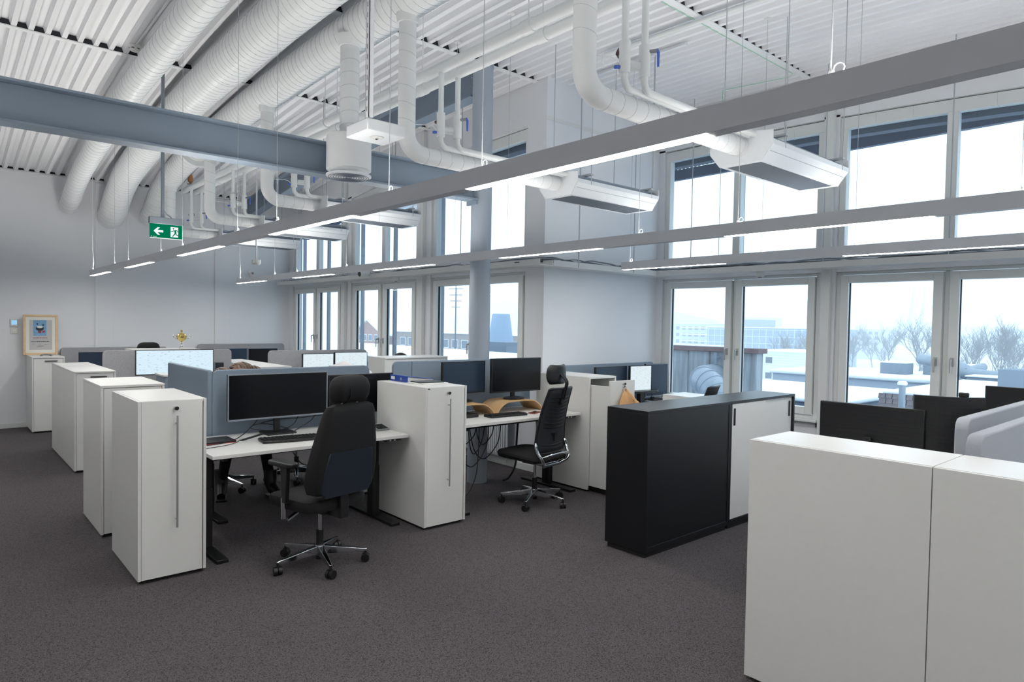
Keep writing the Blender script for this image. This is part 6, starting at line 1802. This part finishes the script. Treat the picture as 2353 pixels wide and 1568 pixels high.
for i, (z, r_) in enumerate(((0.02, 0.22), (-0.42, 0.22), (-0.20, 0.16))):
    p_ = thing('roof_pipe', ('fat grey roof duct at the right picture edge, upper one', 'fat grey roof duct at the right picture edge, lower one', 'fat grey roof duct at the right picture edge, between the other two')[i], 'duct', (-5, 29 + i * 0.4, z))
    B().tube(spline([(-9.4 + i, 30.5 + 0.3 * i, z + 0.45), (-7.6, 29 + 0.5 * i, z + 0.25), (-6.6, 28.8 + 0.5 * i, z), (1.0, 28.8 + 0.5 * i, z)], 5), r_, 18).build('pipe', 'galv', p_)
    for x in (-6.0, -4.6, -3.2):
        B().tube([(x, 28.8 + 0.5 * i, z), (x + 0.06, 28.8 + 0.5 * i, z)], r_ + 0.015, 18).build('coupling', 'galv', p_)
rbx = thing('roof_plant_box', 'grey plant box in front of the fat roof ducts', 'box', (-6.2, 27.5, GZ))
B().box(-6.95, -5.95, 27.2, 28.2, GZ, 0.05).build('body', 'galv', rbx, bevel=0.02)
B().box(-7.0, -5.9, 27.15, 28.25, 0.05, 0.10).build('lid', 'snow', rbx, bevel=0.015)

# bare winter trees
def tree(label, x, y, h, seed, spread=0.34):
    t = thing('bare_tree', label, 'tree', (x, y, GZ), 0, 'bare winter trees beyond the roofs')
    r_ = random.Random(seed)
    trunk, br = B(), B()
    def grow(p, d, L, r, lvl):
        n_ = 3
        pts = [p]
        dd = Vector(d)
        for i in range(n_):
            dd = (dd + Vector((r_.uniform(-.16, .16), r_.uniform(-.16, .16), r_.uniform(-.02, .12)))).normalized()
            pts.append(pts[-1] + dd * L / n_)
        rad = [r * (1 - 0.5 * i / n_) for i in range(n_ + 1)]
        (trunk if lvl == 0 else br).tube(pts, rad, 5 if lvl < 2 else 3, caps=False)
        if lvl >= 4: return
        kids = (9, 6, 5, 4)[lvl]
        for k in range(kids):
            q = pts[1 + (k % n_)] if lvl else pts[1 + min(n_ - 1, int((k + 1) / kids * n_))]
            a = r_.uniform(0, 2 * math.pi); e = r_.uniform(0.45, 1.0)
            nd = (dd + Vector((math.cos(a) * e, math.sin(a) * e, r_.uniform(0.05, 0.45)))).normalized()
            grow(q, nd, L * r_.uniform(0.52, 0.72), r * 0.55, lvl + 1)
    grow(Vector((x, y, GZ)), (0, 0, 1), h * 0.50, h * 0.014, 0)
    trunk.build('trunk', 'bark', t, fix=False)
    o_ = br.build('branches', 'bark', t, fix=False, smooth=False)
    o_['kind'] = 'stuff'
    return t
names_ = ('leftmost', 'second from the left', 'third from the left', 'tallest', 'small one right of the tallest', 'first one right of the window handles', 'wide-crowned one right of the handles', 'rightmost')
for i, (X180, ht) in enumerate(((-83.0, 11.5), (-71.5, 12), (-62.5, 13), (-56.5, 15.0), (-51.5, 12), (-45.8, 13), (-41.0, 14.5), (-36.8, 13.5))):
    k_ = (0.92, 1.0, 1.05, 0.9, 1.08, 0.85, 0.8, 0.88)[i]
    tree('bare winter tree beyond the roofs, %s' % names_[i], X180 * k_, 180 * k_, ht * (0.9 + 0.1 * k_), 100 + i)
for i, (X180, k_, ht, lab) in enumerate(((-77, 1.25, 12, 'bare tree in the second row, behind the leftmost'), (-66.5, 1.3, 13, 'bare tree in the second row, left of the tallest'), (-48.5, 1.25, 12.5, 'bare tree in the second row, behind the handles'), (-43.2, 1.2, 13, 'bare tree in the second row, right of handles'), (-88, 0.85, 11, 'bare tree in the second row beside the office block'))):
    tree(lab, X180 * k_, 180 * k_, ht, 200 + i)
# bridge pylons and hills
t = thing('bridge_pylons', 'pair of tall slanted bridge pylons fading in the haze', 'bridge', (-192, 600, GZ))
for (xa, xb) in ((-200, -192), (-190, -184)):
    B().tube([(xa, 600, GZ), (xb - 1.5, 600, 14), (xb, 600, 36)], [2.2, 1.6, 0.5], 8).build('pylon', 'bld_grey', t)
for k in range(6):
    B().cyl((-193, 600, 30 - k * 3), (-230 - k * 14, 600, -2), 0.12, n=4).build('stay_cable', 'bld_grey', t)
B().box(-420, -60, 598, 606, -4, -2.4).build('deck', 'bld_grey', t, smooth=False)
def ridge(label, x0, x1, y, hs, d=120):
    b = B()
    n_ = len(hs)
    xs_ = lin(x0, x1, n_ - 1)
    for i in range(n_ - 1):
        b.hexa([(xs_[i], y, GZ), (xs_[i + 1], y, GZ), (xs_[i + 1], y + d, GZ), (xs_[i], y + d, GZ), (xs_[i], y + d * 0.4, hs[i]), (xs_[i + 1], y + d * 0.4, hs[i + 1]), (xs_[i + 1], y + d, hs[i] * 0.6), (xs_[i], y + d, hs[i] * 0.6)])
    o_ = b.build('hill_ridge', 'hill')
    tag(o_, label, 'hill')
    return o_
rr_ = random.Random(5)
ridge('long hazy wooded ridge on the horizon beyond the left windows', -880, -330, 420, [16 + 10 * math.sin(i * 0.5) + rr_.uniform(-2, 2) for i in range(26)])
ridge('low hazy ridge on the horizon beyond the right windows', -330, 300, 800, [10 + 5 * math.sin(i * 0.6 + 1) + rr_.uniform(-1, 1) for i in range(26)])

# winter haze lying over the town
def haze():
    m = bpy.data.materials.new('winter_haze')
    m.use_nodes = True
    nt = m.node_tree
    nt.nodes.clear()
    v = nt.nodes.new('ShaderNodeVolumeScatter')
    v.inputs['Color'].default_value = (0.97, 0.985, 1, 1)
    v.inputs['Density'].default_value = 0.0026
    v.inputs['Anisotropy'].default_value = 0.0
    o = nt.nodes.new('ShaderNodeOutputMaterial')
    nt.links.new(v.outputs[0], o.inputs['Volume'])
    b = B().box(-900, 500, 32, 1050, GZ + 0.05, 32)
    ob = b.build('haze', m, smooth=False)
    tag(ob, 'pale winter haze over the town outside the windows', 'haze', kind='stuff')
haze()
scene.cycles.volume_bounces = 3
